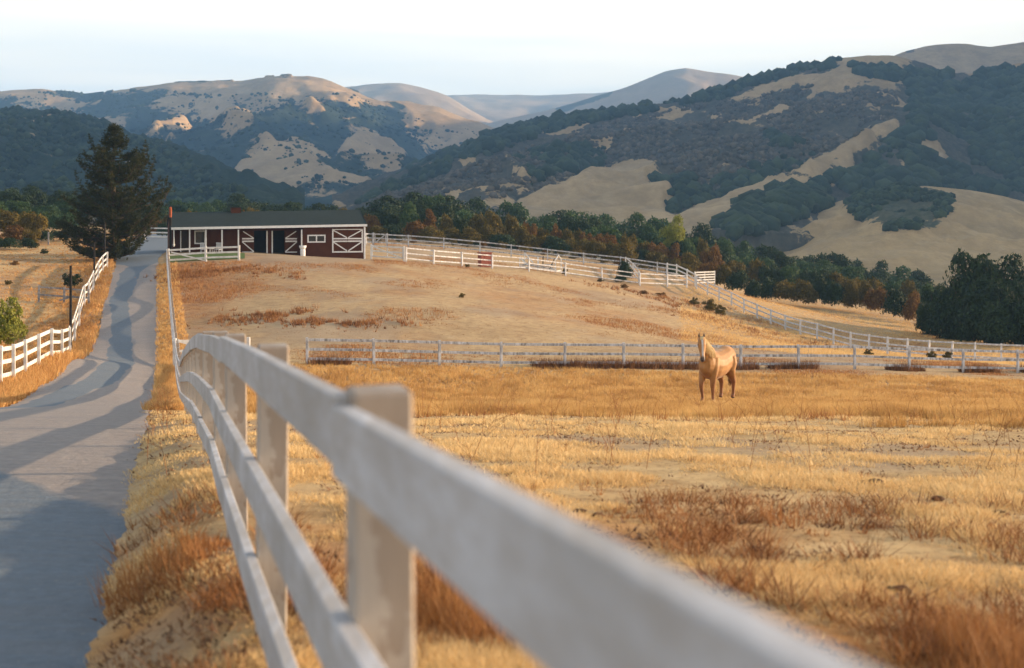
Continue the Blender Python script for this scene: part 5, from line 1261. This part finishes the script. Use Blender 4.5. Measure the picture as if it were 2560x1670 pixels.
# thin stalks standing in the field
r = np.random.default_rng(21); mb = MB(); n = 210
for i in range(n):
    d = 12*(34/12)**r.random()**.7; u = r.uniform(1050, 2600) if i % 5 else r.uniform(300, 420); x = XU(u, d); h = r.uniform(.15, .6); z = g1(x, d)
    if road_mask(np.array([x]), np.array([d]))[0] > .3: continue
    ln = r.normal(size=2)*.16*h; mb.tube([(x, d, z), (x + ln[0], d + ln[1], z + h*.6), (x + ln[0]*2.2, d + ln[1]*2.2, z + h)], [.0035, .003, .001], 3, cap=False)
    for j in range(r.integers(2, 6)):
        t = r.uniform(.3, .95); q = r.normal(size=2)*.12; p0 = (x + ln[0]*t*2, d + ln[1]*t*2, z + h*t); mb.tube([p0, (p0[0] + q[0], p0[1] + q[1], p0[2] + r.uniform(.05, .16))], [.002, .0015], 3, cap=False)
o = mb.obj('weed_stalks', M['rustgrass']); at = o.data.attributes.new('tint', 'FLOAT', 'POINT'); at.data.foreach_set('value', np.full(len(o.data.vertices), .45, np.float32))
tag(o, 'thin bare weed stalks standing above the pale grass', kind='stuff')
# dark clods of earth and dung
M['clod'] = simple('dark_dung', [(.3, (.035, .018, .010)), (.7, (.10, .05, .025))], 30, bmp=.5)
cl_me = []
for i in range(3):
    v, f = icrown(60 + i, 2); v = v*(1 + .35*(rng.random((len(v), 1)) - .5)); cl_me.append(np_mesh('clod', v*[1, .8, .42], f, M['clod'], smooth=False))
CL = ((1450,1283),(1495,1293),(1895,1378),(2100,1030),(2190,1207),(2250,1480),(2345,1250),(2500,1285))
for i, (u, v) in enumerate(CL):
    # ground distance where the photograph shows this spot
    lo, hi = 3.5, 60.
    for _ in range(40):
        md_ = (lo + hi)/2
        if HZ - g1(XU(u, md_), md_)*FPX/md_ > v: lo = md_
        else: hi = md_
    x = XU(u, md_); o = link('dung_clod', cl_me[i % 3], None, (x, md_, g1(x, md_) + .01)); s_ = rnd.uniform(.03, .05) + .0015*md_; o.scale = (s_, s_, s_); o.rotation_euler = (0, 0, rnd.uniform(0, 6))
    tag(o, '%s dark clod from the left among those lying in the pale near field' % ('first second third fourth fifth sixth seventh last'.split()[i]), 'clod', 'dark clods scattered over the near field')

# ------------------------------------------------------------------ haze
HZD = 1.9e-4
mb = MB(); mb.box((0, 3150, 190), (12000, 6600, 860)); hz = mb.mesh('haze', None) if False else None
me = bpy.data.meshes.new('haze'); me.from_pydata(mb.v, [], mb.f); m = bpy.data.materials.new('haze'); m.use_nodes = True; nt = m.node_tree; nt.nodes.clear()
pv = nt.nodes.new('ShaderNodeVolumePrincipled'); pv.inputs['Color'].default_value = (.32, .60, 1.0, 1); pv.inputs['Density'].default_value = HZD; pv.inputs['Anisotropy'].default_value = .2
out = nt.nodes.new('ShaderNodeOutputMaterial'); nt.links.new(pv.outputs[0], out.inputs['Volume']); me.materials.append(m)
tag(link('haze', me), 'thin blue haze lying over the valley', kind='stuff')

# ------------------------------------------------------------------ labels of the many plants
ORD = lambda n: {1: 'first', 2: 'second', 3: 'third'}.get(n, '%d%s' % (n, 'th' if 10 <= n % 100 <= 20 else {1: 'st', 2: 'nd', 3: 'rd'}.get(n % 10, 'th')))
COLN = {'oak': 'dark green', 'willow': 'light green', 'olive': 'olive-gold', 'rust': 'rust-brown', 'yellow': 'yellow'}
SHN = {'tree': 'tree', 'shrub': 'rounded shrub', 'loose': 'ragged bush'}
bins = [(-400, 0, 'at the left edge'), (0, 200, 'left of the pine'), (200, 430, 'behind the pine'), (430, 920, 'behind the barn roof'), (920, 1230, 'just right of the barn'), (1230, 1560, 'behind mid far paddock fence'),
        (1560, 1800, 'behind the far paddock corner'), (1800, 2080, 'above the meadow under knoll'), (2080, 2340, 'by the big dark trees'), (2340, 2800, 'at the right edge')]
def depthn(d): return 'front row' if d < 160 else ('second row' if d < 175 else ('third row' if d < 192 else ('fourth row' if d < 210 else 'back row')))
groups = {}
for p in plants:
    if p['label']: tag(p['o'], p['label'], 'tree' if p['kind'] == 'tree' else 'bush'); continue
    b_ = [q for q in bins if q[0] <= p['u'] < q[1]][0]
    groups.setdefault((p['mk'], p['kind'], b_[2], depthn(p['d'])), []).append(p)
for (mk, kd, where, row), L in groups.items():
    L.sort(key=lambda p: p['u'])
    for i, p in enumerate(L):
        which = '' if len(L) == 1 else (ORD(i + 1) + ' from left in ')
        if len(L) == 2: which = ('left one in ', 'right one in ')[i]
        if len(L) == 1: which = 'only one in '
        lab = '%s %s, %s%s, %s' % (COLN[mk], SHN[kd], which, row, where)
        g = p['grp'] or ('trees of the woodland belt' if kd == 'tree' else 'shrubs of the brush belt')
        tag(p['o'], lab, 'tree' if kd == 'tree' else 'bush', g)
